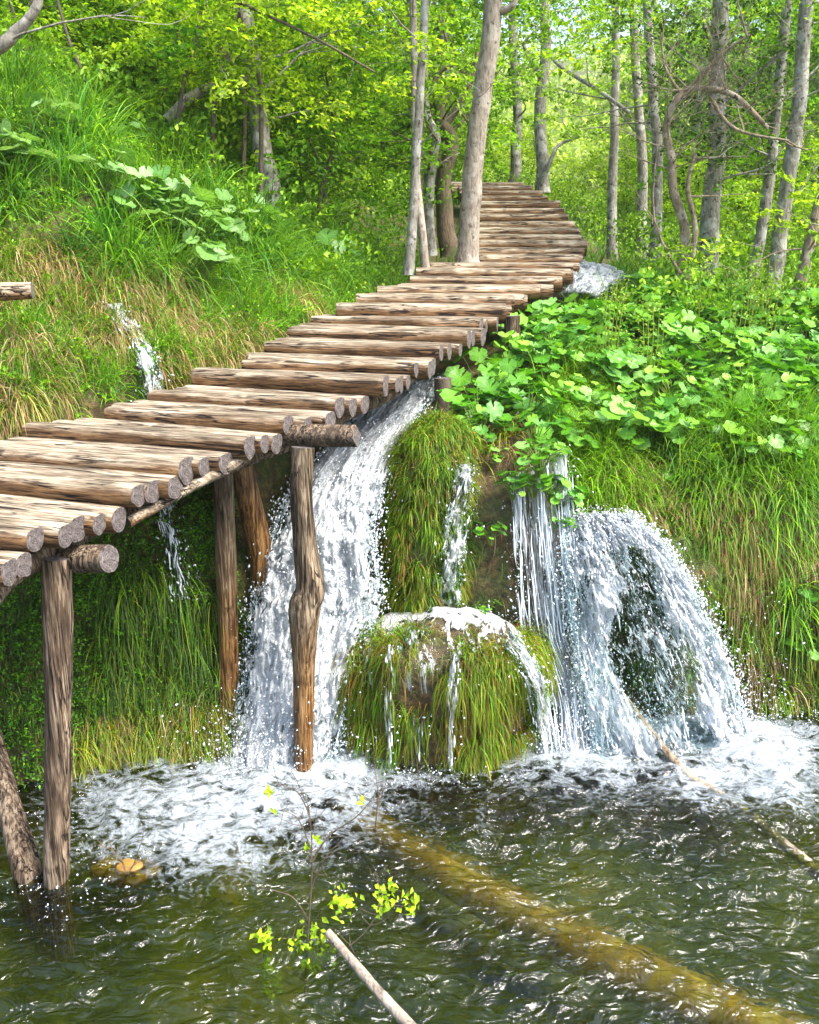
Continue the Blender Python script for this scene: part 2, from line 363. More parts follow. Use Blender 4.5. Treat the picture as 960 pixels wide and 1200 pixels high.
# ------------------------------------------------------------------ boardwalk layout (steps of logs)
STEP = [  # right end (px,py), left end (px,py), distance
    ((20, 668), (-190, 655), 3.95), ((52, 632), (-165, 612), 4.2), ((162, 578), (-90, 553), 4.75), ((227, 550), (-30, 522), 5.05),
    ((290, 522), (45, 502), 5.35), ((345, 498), (125, 483), 5.65), ((402, 477), (190, 464), 5.97), ((452, 451), (235, 441), 6.32),
    ((494, 432), (283, 426), 6.7), ((524, 412), (310, 406), 7.1), ((549, 395), (341, 390), 7.5), ((569, 380), (371, 375), 7.9),
    ((590, 366), (398, 362), 8.35), ((607, 354), (425, 351), 8.8), ((630, 342), (452, 340), 9.3), ((652, 331), (480, 329), 9.75),
    ((668, 322), (496, 320), 10.2), ((676, 314), (510, 312), 10.6), ((681, 305), (559, 304), 11.0), ((684, 297), (560, 296), 11.4),
    ((685, 289), (560, 288), 11.8), ((684, 281), (560, 280), 12.2), ((680, 273), (560, 272), 12.6), ((675, 265), (560, 264), 13.0),
    ((669, 257), (560, 256), 13.45), ((662, 249), (558, 248), 13.9), ((654, 241), (556, 240), 14.4), ((645, 234), (552, 233), 14.9),
    ((636, 228), (546, 227), 15.4), ((626, 222), (538, 221), 15.9), ((614, 218), (530, 218), 16.4)]
SR, SL, SZ = [], [], []
for (r, l, Y) in STEP:
    a = at(*r, Y); d = ray(*l); b = CAM + d*((a[2]-CAMZ)/d[2]) if abs(d[2]) > .05 and Y < 8.2 else at(*l, Y+.02)
    if Y < 8.2 and (b[1]-a[1]) > .5: b = at(*l, a[1]+.45)
    if Y < 8.2 and (b[1]-a[1]) < -.1: b = at(*l, a[1])
    b[2] = a[2]; SR.append(a); SL.append(b); SZ.append(a[2])
SR, SL, SZ = np.array(SR), np.array(SL), np.array(SZ)
LOGS = []   # (right, left, radius)
for g in range(len(STEP)):
    nxt = min(g+1, len(STEP)-1); near = g < 12
    dR = (SR[nxt]-SR[g]) if nxt > g else np.array([0, .4, 0]); dL = (SL[nxt]-SL[g]) if nxt > g else np.array([0, .4, 0])
    NK = max(2, int(round(np.linalg.norm(dR[:2])/(.128 if near else .2))))
    for k in range(NK):
        rr = (.083 if near else .088)*random.uniform(.80, 1.08)
        if k == 0: rr *= 1.06
        a = SR[g]+dR*k/NK; b = SL[g]+dL*k/NK
        j = random.uniform(-.05, .03); ax = unit(a-b); a = a+ax*j; b = b-ax*random.uniform(-.04, .08)
        a[2] = SZ[g]-.0+random.uniform(-.008, .008)-(0 if k == 0 else .01); b[2] = SZ[g]+random.uniform(-.01, .01)
        LOGS.append((a, b, rr if near else rr*1.2, g))
DC = (SR+SL)/2
def deck_near(x, y):
    """distance in plan to the deck centre line, deck height there"""
    P = np.stack([x, y], -1)[..., None, :]; A = DC[:-1, :2]; Bv = DC[1:, :2]-A
    t = np.clip(((P-A)*Bv).sum(-1)/(Bv**2).sum(-1), 0, 1); Q = A+t[..., None]*Bv
    d = np.linalg.norm(P-Q, axis=-1); i = d.argmin(-1)
    dz = SZ[:-1][i]+np.take_along_axis(t, i[..., None], -1)[..., 0]*(SZ[1:]-SZ[:-1])[i]
    return d.min(-1), dz

# ------------------------------------------------------------------ terrain (cliff, banks, hills) as one loft
COLS = {  # px: waterline py, then (py, Y) up the cliff and over the bank
 -700: (985, [(850, 5.0), (720, 5.05), (560, 5.2), (400, 6.0), (190, 7.0), (-40, 9.0)]),
 -300: (960, [(850, 5.1), (720, 5.2), (560, 5.4), (410, 6.1), (220, 7.1), (30, 9.0)]),
 -120: (935, [(840, 5.4), (720, 5.5), (560, 5.7), (405, 6.35), (240, 7.4), (80, 9.2)]),
 0: (922, [(820, 5.5), (700, 5.6), (560, 5.8), (410, 6.45), (262, 7.5), (120, 9.2)]),
 120: (898, [(800, 5.75), (680, 5.8), (545, 6.0), (410, 6.8), (285, 7.8), (160, 9.6)]),
 240: (885, [(790, 5.95), (680, 6.0), (530, 6.3), (415, 7.3), (320, 8.4), (205, 10.5)]),
 340: (882, [(780, 6.25), (660, 6.5), (535, 6.9), (420, 7.9), (345, 9.0), (262, 11.5)]),
 430: (882, [(780, 6.25), (640, 6.6), (540, 7.1), (460, 7.9), (385, 9.4), (305, 12)]),
 500: (885, [(780, 6.3), (640, 6.55), (520, 6.8), (465, 7.7), (400, 9.3), (325, 12.5)]),
 560: (878, [(780, 6.3), (660, 6.4), (545, 6.6), (460, 7.7), (390, 9.6), (330, 13)]),
 620: (868, [(780, 6.3), (680, 6.4), (565, 6.6), (460, 7.6), (385, 9.4), (328, 13)]),
 690: (862, [(780, 6.35), (690, 6.5), (585, 6.7), (470, 7.7), (375, 9.8), (322, 13)]),
 760: (852, [(780, 6.45), (690, 6.55), (595, 6.75), (480, 7.7), (380, 9.8), (322, 13)]),
 850: (838, [(760, 6.5), (680, 6.6), (590, 6.8), (485, 7.7), (385, 9.8), (325, 13)]),
 960: (832, [(760, 6.5), (670, 6.6), (575, 6.8), (485, 7.7), (390, 9.8), (335, 13)]),
 1120: (832, [(760, 6.5), (670, 6.6), (570, 6.8), (480, 7.7), (385, 9.8), (330, 13)]),
 1500: (850, [(760, 6.2), (670, 6.3), (570, 6.5), (470, 7.5), (370, 9.6), (310, 13)])}
FAR = {-700: (8.0, 10.5, 18, 45, 90), -300: (7.3, 10, 17, 40, 85), -120: (6.8, 9.4, 15, 36, 80), 0: (6.2, 8.8, 13, 32, 75), 120: (5.6, 7.6, 11, 28, 70), 240: (5.0, 6.4, 9, 24, 62),
       340: (4.4, 5.3, 7.6, 17, 44), 430: (4.1, 4.8, 6.6, 14, 36), 500: (3.9, 4.6, 6.0, 13, 46), 560: (3.95, 4.5, 5.6, 11, 46), 620: (3.7, 4.4, 5.6, 11, 46), 690: (3.3, 3.9, 5.4, 12, 46),
       760: (3.2, 3.7, 5.4, 12, 48), 850: (3.2, 3.7, 5.4, 13, 48), 960: (3.2, 3.7, 5.4, 14, 50), 1120: (3.2, 3.8, 6, 19, 54), 1500: (3.4, 4, 7, 22, 56)}
FY = (16, 22, 42, 90, 230)
ctrl = []
for px, (wl, up) in COLS.items():
    p0 = onz(px, wl); c = [p0+np.array([0, -1.5, -1.1]), p0+np.array([0, -.12, -.42]), p0]
    c += [at(px, py, Y) for py, Y in up]
    for Y, z in zip(FY, FAR[px]):
        q = at(px, 400, Y); c.append(np.array([q[0], Y, z]))
    ctrl.append(c)
ctrl = np.array(ctrl)
def sub(counts):
    return np.concatenate([np.linspace(i, i+1, n, endpoint=False) for i, n in enumerate(counts)]+[[len(counts)]])
tu = sub([14, 14, 20, 34, 36, 34, 28, 26, 20, 20, 20, 24, 24, 28, 30, 20]); tv = sub([3, 5, 16, 26, 26, 28, 30, 34, 30, 14, 14, 12, 12])
G = crom(ctrl, tu); G = np.swapaxes(crom(np.swapaxes(G, 0, 1), tv), 0, 1)
nU, nV = G.shape[:2]
Nn = unit(np.cross(np.gradient(G, axis=0), np.gradient(G, axis=1)))
amp = np.clip(G[..., 1]/8, .6, 12)[..., None]
bl = smooth(-.3, .15, G[..., 2])[..., None]
_px, _py = proj(G); wild = smooth(250, 180, _px)*smooth(12, 10, G[..., 1])+smooth(870, 930, _px)*(G[..., 2] < 2.6)*(G[..., 1] < 9)
lump = (1+1.4*wild)[..., None]*fbm(G*1.6, 4, 3)[..., None]*.11+fbm(G*5.5, 3, 9)[..., None]*.045
G = G + Nn*lump*np.clip(amp, .6, 1.6)*bl + np.array([0, 0, 1.])*fbm(G/9, 3, 21)[..., None]*np.clip((G[..., 1:2]-18)/20, 0, 3)
dn_, dz_ = deck_near(G[..., 0], G[..., 1])
inn = (dn_ < .95) & (G[..., 1] > 4)
G[..., 2] = np.where(inn, np.minimum(G[..., 2], dz_-.26-np.where(G[..., 1] < 7.6, .12, 0)), G[..., 2])
def grid_faces(a, b):
    i, j = np.meshgrid(np.arange(a-1), np.arange(b-1), indexing='ij')
    return np.stack([i*b+j, (i+1)*b+j, (i+1)*b+j+1, i*b+j+1], -1).reshape(-1, 4)
tb = Buf(); tb.add(G.reshape(-1, 3), grid_faces(nU, nV)); terrain = tag(tb.obj('terrain', M['soil']), kind='structure')
Nn = unit(np.cross(np.gradient(G, axis=0), np.gradient(G, axis=1)))
cellA = np.linalg.norm(np.cross(G[1:, :-1]-G[:-1, :-1], G[:-1, 1:]-G[:-1, :-1]), axis=-1)
def sample(n, w):
    """n random points on the terrain, weighted by area * w(cell centre, normal)"""
    C_ = (G[1:, 1:]+G[:-1, :-1])/2; W_ = cellA*w(C_, Nn[:-1, :-1]); p = (W_/W_.sum()).ravel()
    k = rng.choice(p.size, n, p=p); i, j = np.unravel_index(k, cellA.shape); a, b = rng.random((2, n, 1))
    P = (G[i, j]*(1-a)+G[i+1, j]*a)*(1-b)+(G[i, j+1]*(1-a)+G[i+1, j+1]*a)*b
    return P, Nn[i, j]
def poly(px, py, pts):
    """point in polygon"""
    ins = np.zeros(px.shape, bool); n = len(pts)
    for i in range(n):
        x1, y1 = pts[i]; x2, y2 = pts[(i+1) % n]
        if y1 == y2: continue
        ins ^= ((y1 > py) != (y2 > py)) & (px < (x2-x1)*(py-y1)/(y2-y1)+x1)
    return ins
def ground_z(x, y):
    """terrain height at a plan point (banks only)"""
    d = (G[..., 0]-x)**2+(G[..., 1]-y)**2; d = np.where(G[..., 2] > 1, d, 1e9); k = np.unravel_index(d.argmin(), d.shape); return G[k][2]
# the wide ground / river bed sheet, reaching the horizon
b = Buf(); xs = np.concatenate([[-900, -300, -100, -30], np.linspace(-10, 10, 60), [30, 100, 300, 900]]); ys = np.concatenate([[-900, -300, -60, -15], np.linspace(-4, 9, 40), [900]])
X, Y = np.meshgrid(xs, ys, indexing='ij'); Z = -.62+.13*fbm(np.stack([X, Y, 0*X], -1)*.9, 3, 5)
Z = Z+.28*np.exp(-(((X+1.9)/1.2)**2+((Y-4.9)/1.0)**2))-.15*smooth(1, 3, X)
b.add(np.stack([X, Y, Z], -1), grid_faces(len(xs), len(ys))); tag(b.obj('ground', M['bed']), kind='structure')

# ------------------------------------------------------------------ pool
def spaced(lo, hi, d, ext): return np.concatenate([-np.array(ext[::-1]) + lo, np.arange(lo, hi, d), hi+np.array(ext)])
xs = spaced(-3.6, 4.2, .016, [.1, .4, 1.2, 4, 12, 50]); ys = spaced(2.2, 7.0, .016, [.1, .4, 1])
ys = np.concatenate([[-60, -20, -6, -1], ys[3:]])
X, Y = np.meshgrid(xs, ys, indexing='ij'); P0 = np.stack([X, Y, 0*X], -1); px, py = proj(P0)
wp = fbm(P0*1.7, 3, 31); wq = fbm(P0*1.7+40, 3, 32)
qx, qy = px+wp*70, py+wq*45
def ell(cx, cy, rx, ry, p=.62): return np.clip(1.18-np.sqrt(((qx-cx)/rx)**2+((qy-cy)/ry)**2)*p, 0, 1.02)
foam = np.max([ell(335, 905, 135, 52), .82*ell(265, 945, 185, 68), .38*ell(400, 955, 200, 50), .7*ell(165, 925, 80, 20), .6*ell(490, 922, 80, 18),
    ell(730, 875, 160, 40), ell(850, 872, 110, 34), .74*ell(900, 895, 150, 48), .55*ell(740, 905, 190, 45), .4*ell(120, 1010, 90, 40), .45*ell(620, 905, 70, 28), .36*ell(330, 985, 240, 50)], axis=0)
foam = np.where((py < 780) | (px < -500) | (px > 1500), 0, foam)
foam = foam+.22*smooth(.25, .6, fbm(P0*2.3+9, 4, 55))
def rid(P, s, o=3): return 1-np.abs(fbm(P, o, s))*2
Pw = P0+.12*np.stack([wp, wq, 0*wp], -1)
near = np.clip((X+9)/4, 0, 1)*np.clip((9-X)/4, 0, 1)
h = .036*rid(Pw*np.array([1.5, 2.6, 1]), 1, 2)+.028*rid(Pw*np.array([3.6, 6.4, 1])+3, 2)+.006*fbm(Pw*np.array([11, 18, 1.]), 3, 2)
h = h-.03+np.clip(foam, 0, 1)*(.035*fbm(P0*9, 4, 8)+.045)
h = np.where((Y < 1.8), 0, h)*near
calm = np.zeros_like(h)
b = Buf(); P1 = P0.copy(); P1[..., 2] = h
b.add(P1, grid_faces(len(xs), len(ys)), np.stack([foam, calm, calm], -1).reshape(-1, 3)); tag(b.obj('water', M['pool']), kind='structure')

# ------------------------------------------------------------------ boardwalk
bw = empty('boardwalk', SL[4]*np.array([1, 1, 0])+np.array([.6, 0, 0])); tag(bw, 'stepped boardwalk of weathered logs on posts climbing over the waterfall to the trees', 'boardwalk')
bo = np.array(bw.location)
for i, (a, b_, r, g) in enumerate(LOGS):
    n = 34 if g < 14 else 16; s = 18 if g < 14 else 10; L = np.linalg.norm(a-b_)
    t = np.linspace(-.5, .5, n)*L; bend = random.uniform(-.02, .02)
    P = np.stack([t, bend*np.cos(t/L*3.14)+.01*fbm(np.stack([t*2, 0*t+i, 0*t], -1), 2), .4*bend*np.sin(t/L*4+i)], -1)
    rad = r*(1+.05*fbm(np.stack([t*3, 0*t+i*3.1, 0*t], -1), 2, 4)+random.uniform(-.12, .12)*t/L); rad[0] *= .93; rad[-1] *= .93
    B = Buf(); tube(B, P, rad, s, wob=.24, seed=i, capmi=1)
    for arr in B.v: arr[:, 2] = np.where(arr[:, 2] > r*.55, r*.5+(arr[:, 2]-r*.5)*.3, arr[:, 2])
    o = B.obj('log', [M['log'], M['end']], bw); c = (a+b_)/2-bo; o.location = c
    dr = a-b_; o.rotation_euler = (0, -math.atan2(dr[2], math.hypot(dr[0], dr[1])), math.atan2(dr[1], dr[0]))
def beam(name, pts, r, m=None, n=20, s=12, sq=1.0, wob=.12, parent=bw, seed=None):
    """a round timber through world points; object origin at its foot"""
    pts = np.array(pts, float); o0 = pts[np.argmin(pts[:, 2])].copy(); P = path(pts-o0, n) if len(pts) > 2 else np.linspace(pts[0]-o0, pts[-1]-o0, n)
    rad = np.interp(np.linspace(0, 1, n), np.linspace(0, 1, len(np.atleast_1d(r))), np.atleast_1d(r)); B = Buf()
    tube(B, P, rad, s, wob=wob, seed=random.randint(0, 99) if seed is None else seed, capmi=1, sq=sq)
    o = B.obj(name, [m or M['post'], M['end']], parent); o.location = o0-(bo if parent is bw else 0); return o
f1 = onz(67, 1032)+np.array([0, 0, -.0]); t1 = at(66, 652, f1[1]+.03)
beam('post', [f1+[0, 0, -.6], f1+[.0, 0, 0], f1*.5+t1*.5+[0.01, 0, 0], t1], [.072, .070, .066, .078], n=60, s=24, wob=.13)
f2 = onz(356, 905); t2 = at(355, 524, f2[1]+.03)
beam('post', [f2+[0, 0, -.5], f2, at(356, 790, f2[1]), at(357, 715, f2[1]), at(364, 690, f2[1]), at(358, 640, f2[1]), at(353, 580, f2[1]), t2], [.055, .062, .068, .098, .092, .076, .068, .072], M['post_wet'], n=80, s=24, wob=.12)
beam('post', [at(266, 890, 5.9), at(268, 780, 5.9), at(264, 640, 5.88), at(260, 535, 5.85)], [.068, .066, .07, .066], M['post_wet'], n=50, s=18)
beam('post', [at(322, 735, 6.2), at(309, 690, 6.18), at(302, 630, 6.15), at(279, 530, 6.05)], [.06, .082, .085, .07], M['post_wet'], n=50, s=18)
p = onz(33, 1026); beam('post', [p+[0.03, 0, -.35], p+[0, 0, .0], at(8, 935, p[1]+.15), at(-30, 800, p[1]+.35)], [.07, .078, .066, .062], n=40, s=18)
beam('post', [at(520, 520, 7.25), at(519, 443, 7.25)], [.07, .065], M['bark_dark'])
beam('post', [at(600, 420, 8.3), at(600, 370, 8.3)], [.07, .07], M['post'])
beam('crossbeam', [at(-60, 656, t1[1]+.42), at(128, 655, t1[1]-.04)], [.072, .068], M['post'], n=14, s=14)
mo = Buf()
beam('crossbeam', [at(230, 508, t2[1]+.35), at(418, 511, t2[1]-.03)], [.07, .068], M['post'], n=14, s=4, wob=.04)
for side, off in (('R', .2), ('L', .82)):
    pts = [SR[g]*(1-off)+SL[g]*off-[0, 0, .2] for g in range(0, 20)]
    beam('stringer', pts, [.05], M['post'], n=60, s=8, sq=1.2)
pts = [at(150, 612, 4.78), at(225, 570, 5.1), at(282, 540, 5.36)]
beam('stringer', pts, [.03], M['log'], n=14, s=6)

# ------------------------------------------------------------------ rocks
def boulder(name, c, rx, ry, h, m, label, seed, power=3.2, lean=(0, 0), nz=.12, z0=-.35, kz=.8):
    e = empty(name, (c[0], c[1], 0)); tag(e, label, 'rock')
    nu, nv = 90, 70; a = np.linspace(0, 2*np.pi, nu); t = np.linspace(0, 1, nv)
    prof_r = np.where(t < .68, 1.0-.06*np.sin(t/.68*3.1), np.cos(np.clip((t-.68)/.32, 0, 1)*np.pi/2)**(2/power*1.3)); prof_z = np.where(t < .68, t/.68*kz, kz+(1-kz)*np.sin((t-.68)/.32*np.pi/2))
    A, T = np.meshgrid(a, np.arange(nv), indexing='ij'); rr = prof_r[T]; z = z0+(h-z0)*prof_z[T]
    P = np.stack([rx*rr*np.cos(A)+lean[0]*z, ry*rr*np.sin(A)+lean[1]*z, z], -1)
    Nr = unit(P-np.array([lean[0]*h/2, lean[1]*h/2, h*.35])); P = P+Nr*(nz*fbm(P*2.4+seed*5, 4, seed)+nz*.4*fbm(P*7+seed, 3, seed+1))[..., None]
    P[-1] = P[0]
    B = Buf(); B.add(P, grid_faces(nu, nv)); B.obj('stone', m, e)
    N = unit(np.cross(np.gradient(P, axis=0), np.gradient(P, axis=1))); N = np.where((N*Nr).sum(-1, keepdims=True) < 0, -N, N)
    return e, P, N
cm = onz(516, 905); mound = boulder('mossy_boulder', (cm[0], cm[1]+.46), .66, .46, .86, M['brownrock'], 'low dome boulder in the pool covered in drooping yellow-green grass between the falls', 3, nz=.08, z0=-.4, kz=.80, power=3.2)
cp = at(500, 600, 6.5); pillar = boulder('mossy_boulder', (cp[0]-.05, cp[1]), .35, .36, 2.12, M['rock'], 'tall mossy rock pillar beside the main fall, above the low dome boulder', 5, lean=(.06, .08), nz=.12)
cb = at(585, 640, 6.75); brown = boulder('mossy_boulder', (cb[0]-.02, cb[1]+.1), .34, .36, 2.0, M['brownrock'], 'wet brown rock wall between the narrow chute and the veil of water', 8, nz=.12)
cf = at(770, 700, 6.6); fanrock = boulder('mossy_boulder', (cf[0]-.02, cf[1]), .46, .36, 1.36, M['rock'], 'dark green mossy rock showing through the middle of the fan-shaped fall', 11, nz=.12)

# ------------------------------------------------------------------ grass
GREEN = [(.11, .27, .006), (.16, .36, .009), (.22, .44, .012), (.07, .18, .008), (.29, .50, .02)]
LUSH = [(.07, .22, .012), (.11, .31, .016), (.16, .40, .02), (.08, .25, .03)]
YELL = [(.22, .32, .012), (.32, .40, .016), (.16, .25, .012), (.4, .42, .03), (.34, .22, .03)]
DRY = [(.48, .34, .17), (.36, .22, .09), (.60, .47, .26), (.24, .14, .05), (.26, .26, .05)]
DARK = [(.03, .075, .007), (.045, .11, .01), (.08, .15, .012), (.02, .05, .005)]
def blades(buf, P, D, L, wd, droop, cols, K=5, tipdry=.15):
    """P roots, D start directions, L lengths, droop: how fast the blade bends down"""
    n = len(P); L = np.broadcast_to(L, (n,)); droop = np.broadcast_to(droop, (n,)); wd = np.broadcast_to(wd, (n,))
    pal = np.array(cols); c = pal[rng.integers(0, len(pal), n)]*rng.uniform(.75, 1.25, (n, 1))
    pos = P.copy(); dr = unit(D); S = unit(np.cross(dr, rng.normal(size=(n, 3)))); S[:, 2] *= .4; S = unit(S)
    Vs, Cs = [], []
    for k in range(K+1):
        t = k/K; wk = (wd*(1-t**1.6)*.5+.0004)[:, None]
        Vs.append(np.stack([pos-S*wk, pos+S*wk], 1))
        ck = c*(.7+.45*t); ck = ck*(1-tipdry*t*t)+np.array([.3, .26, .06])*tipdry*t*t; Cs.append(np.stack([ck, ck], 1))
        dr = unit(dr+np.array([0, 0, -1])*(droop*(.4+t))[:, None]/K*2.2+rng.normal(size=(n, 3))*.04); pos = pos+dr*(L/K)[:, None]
    V = np.stack(Vs, 1).reshape(n, -1, 3); Cc = np.stack(Cs, 1).reshape(n, -1, 3)
    base = (np.arange(n)*(2*(K+1)))[:, None, None]; k = np.arange(K)
    q = np.stack([2*k, 2*k+1, 2*k+3, 2*k+2], -1)[None]
    buf.add(V.reshape(-1, 3), (base+q).reshape(-1, 4), Cc.reshape(-1, 3))
def tufts(buf, C_, N_, per, L, wd, droop, cols, spread=.05, up=.9, out=.8, K=5, nout=.6):
    n = len(C_); k = n*per; r = np.repeat(np.arange(n), per); off = rng.normal(size=(k, 3))*spread
    off -= N_[r]*(off*N_[r]).sum(1, keepdims=True); rad = rng.normal(size=(k, 3))
    D = N_[r]*nout+np.array([0, 0, 1])*up+rad*out*.5+unit(off)*out*.5
    sz = np.repeat(rng.uniform(.55, 1.3, n), per); pal = np.array(cols); hue = unit(pal[rng.integers(0, len(pal), n)]+.0)*rng.uniform(.55, 1.25, (n, 1))
    hue = np.repeat(hue/unit(pal.mean(0)), per, 0); j = .35+.65*np.clip(hue, .3, 2.4); j *= np.repeat(rng.uniform(.65, 1.25, (n, 1)), per, 0)
    st = buf.n; blades(buf, C_[r]+off, D, L*sz*rng.uniform(.5, 1.15, k), wd*rng.uniform(.7, 1.3, k), droop*rng.uniform(.6, 1.3, k), cols, K)
    rep = len(buf.c[-1])//k; buf.c[-1] = buf.c[-1]*np.repeat(j, rep, 0)
def zone(pts, ymin=0, ymax=99, noisy=0, excl=.74):
    def w_(C_, N_):
        x, y = proj(C_)
        if noisy: x = x+noisy*fbm(C_*2, 2, 71); y = y+noisy*fbm(C_*2+9, 2, 72)
        d, dz = deck_near(C_[..., 0], C_[..., 1])
        ok = poly(x, y, pts) & (C_[..., 1] > ymin) & (C_[..., 1] < ymax) & (C_[..., 2] > -.05) & ((d > excl) | ((C_[..., 2] < dz-.5) & (C_[..., 1] < 7.6)))
        return ok.astype(float)*1.0+1e-12*0
    return w_
Z_LEFT = [(-260, -60), (-260, 330), (0, 300), (130, 310), (300, 330), (430, 350), (520, 330), (540, 200), (400, 120), (200, 60)]
Z_OVER = [(-260, 330), (-260, 500), (0, 510), (120, 500), (240, 445), (330, 405), (400, 370), (430, 345), (300, 330), (130, 310), (0, 290)]
Z_CLIFFL = [(-260, 540), (-260, 960), (0, 935), (90, 905), (270, 890), (275, 560), (200, 560)]
Z_RTOP = [(540, 470), (600, 330), (780, 300), (1200, 300), (1200, 600), (960, 600), (860, 600), (700, 590), (640, 550), (560, 520)]
Z_RCLIFF = [(700, 590), (860, 600), (1200, 590), (1200, 870), (960, 845), (880, 835), (830, 720), (740, 610)]
g = Buf()
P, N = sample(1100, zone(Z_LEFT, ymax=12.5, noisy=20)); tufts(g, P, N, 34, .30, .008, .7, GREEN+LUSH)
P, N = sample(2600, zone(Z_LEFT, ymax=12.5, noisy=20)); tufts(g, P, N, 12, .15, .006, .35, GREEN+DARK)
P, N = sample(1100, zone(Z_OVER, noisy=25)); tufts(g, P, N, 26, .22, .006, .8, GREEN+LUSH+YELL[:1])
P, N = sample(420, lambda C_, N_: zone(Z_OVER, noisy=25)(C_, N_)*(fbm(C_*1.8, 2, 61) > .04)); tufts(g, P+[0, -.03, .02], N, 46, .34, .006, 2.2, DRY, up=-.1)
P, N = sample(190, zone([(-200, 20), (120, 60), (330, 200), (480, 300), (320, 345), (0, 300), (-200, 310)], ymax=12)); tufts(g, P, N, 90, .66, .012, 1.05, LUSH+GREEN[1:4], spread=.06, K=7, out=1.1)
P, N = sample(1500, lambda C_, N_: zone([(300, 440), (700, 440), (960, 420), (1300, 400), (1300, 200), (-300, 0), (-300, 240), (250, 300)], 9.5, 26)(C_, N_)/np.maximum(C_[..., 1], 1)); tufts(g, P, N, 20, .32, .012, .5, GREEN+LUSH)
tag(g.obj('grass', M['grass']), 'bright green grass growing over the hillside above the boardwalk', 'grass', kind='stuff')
g = Buf()  # cliff grass: dark moss palettes, weighted darker to paint in the under-deck shade
def below(f, z): return lambda C_, N_: f(C_, N_)*(C_[..., 2] > z)
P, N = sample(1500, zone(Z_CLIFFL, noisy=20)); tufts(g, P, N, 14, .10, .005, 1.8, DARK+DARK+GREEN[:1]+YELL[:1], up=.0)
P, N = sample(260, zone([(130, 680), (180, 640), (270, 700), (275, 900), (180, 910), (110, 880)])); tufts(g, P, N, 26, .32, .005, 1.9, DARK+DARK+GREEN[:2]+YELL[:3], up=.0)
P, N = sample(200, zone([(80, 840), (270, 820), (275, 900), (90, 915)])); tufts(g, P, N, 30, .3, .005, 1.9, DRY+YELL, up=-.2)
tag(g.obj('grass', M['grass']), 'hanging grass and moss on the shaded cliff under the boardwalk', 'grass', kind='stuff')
g = Buf()
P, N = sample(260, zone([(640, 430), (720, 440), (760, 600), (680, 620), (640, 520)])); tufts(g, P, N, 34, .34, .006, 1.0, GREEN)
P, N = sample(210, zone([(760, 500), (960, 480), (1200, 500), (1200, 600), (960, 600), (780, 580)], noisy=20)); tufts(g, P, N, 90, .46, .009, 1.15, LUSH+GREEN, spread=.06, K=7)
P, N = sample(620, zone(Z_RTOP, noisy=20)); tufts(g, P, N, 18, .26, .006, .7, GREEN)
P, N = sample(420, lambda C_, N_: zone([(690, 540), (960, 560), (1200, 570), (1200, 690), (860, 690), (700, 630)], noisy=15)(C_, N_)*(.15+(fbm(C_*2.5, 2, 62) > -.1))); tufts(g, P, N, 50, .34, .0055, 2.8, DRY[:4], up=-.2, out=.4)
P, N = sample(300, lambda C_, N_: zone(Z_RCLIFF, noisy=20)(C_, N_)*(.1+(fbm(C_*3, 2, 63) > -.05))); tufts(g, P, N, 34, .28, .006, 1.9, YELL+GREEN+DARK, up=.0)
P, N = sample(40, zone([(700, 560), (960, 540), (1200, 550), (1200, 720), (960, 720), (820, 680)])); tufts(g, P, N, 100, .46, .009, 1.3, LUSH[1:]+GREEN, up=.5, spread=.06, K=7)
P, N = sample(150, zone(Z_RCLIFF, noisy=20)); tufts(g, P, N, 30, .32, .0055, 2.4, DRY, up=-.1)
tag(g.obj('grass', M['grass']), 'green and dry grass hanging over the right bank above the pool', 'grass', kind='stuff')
def rock_grass(bd, n, per, L, cols, f, label, droop=1.7, wd=.0055, up=.1):
    e, P, N = bd; g = Buf(); W_ = f(P, N).ravel().astype(float); k = rng.choice(W_.size, n, p=W_/W_.sum())
    tufts(g, P.reshape(-1, 3)[k]+rng.normal(size=(n, 3))*.01, N.reshape(-1, 3)[k], per, L, wd, droop, cols, up=up, spread=.035, K=6, nout=.42, out=.5)
    o = g.obj('grass', M['grass'], e); tag(o, label, kind='stuff')
rock_grass(mound, 520, 30, .24, [tuple(x*.8 for x in q) for q in YELL+GREEN[:3]+YELL[:2]+[(.20, .10, .02)]], lambda P, N: (P[..., 2] > .1)*(N[..., 1] < .4)*((P[..., 2] < .78)+.5*(P[..., 1] < -.1))*(.08+(fbm(P*3.2, 2, 90) > -.06)), 'long yellow-green grass drooping to the water', droop=2.6)
rock_grass(pillar, 460, 30, .15, [tuple(x*.8 for x in q) for q in YELL+GREEN], lambda P, N: (P[..., 2] > .9)*(N[..., 1] < .6)*(P[..., 0] < .35), 'moss and short grass')
rock_grass(brown, 70, 24, .25, YELL+DRY, lambda P, N: (P[..., 2] > .5)*(N[..., 1] < .3), 'sparse grass')
rock_grass(fanrock, 300, 30, .10, DARK+GREEN[:2]+YELL[:1], lambda P, N: (P[..., 2] > .1)*(N[..., 1] < .5), 'dark moss', wd=.004)

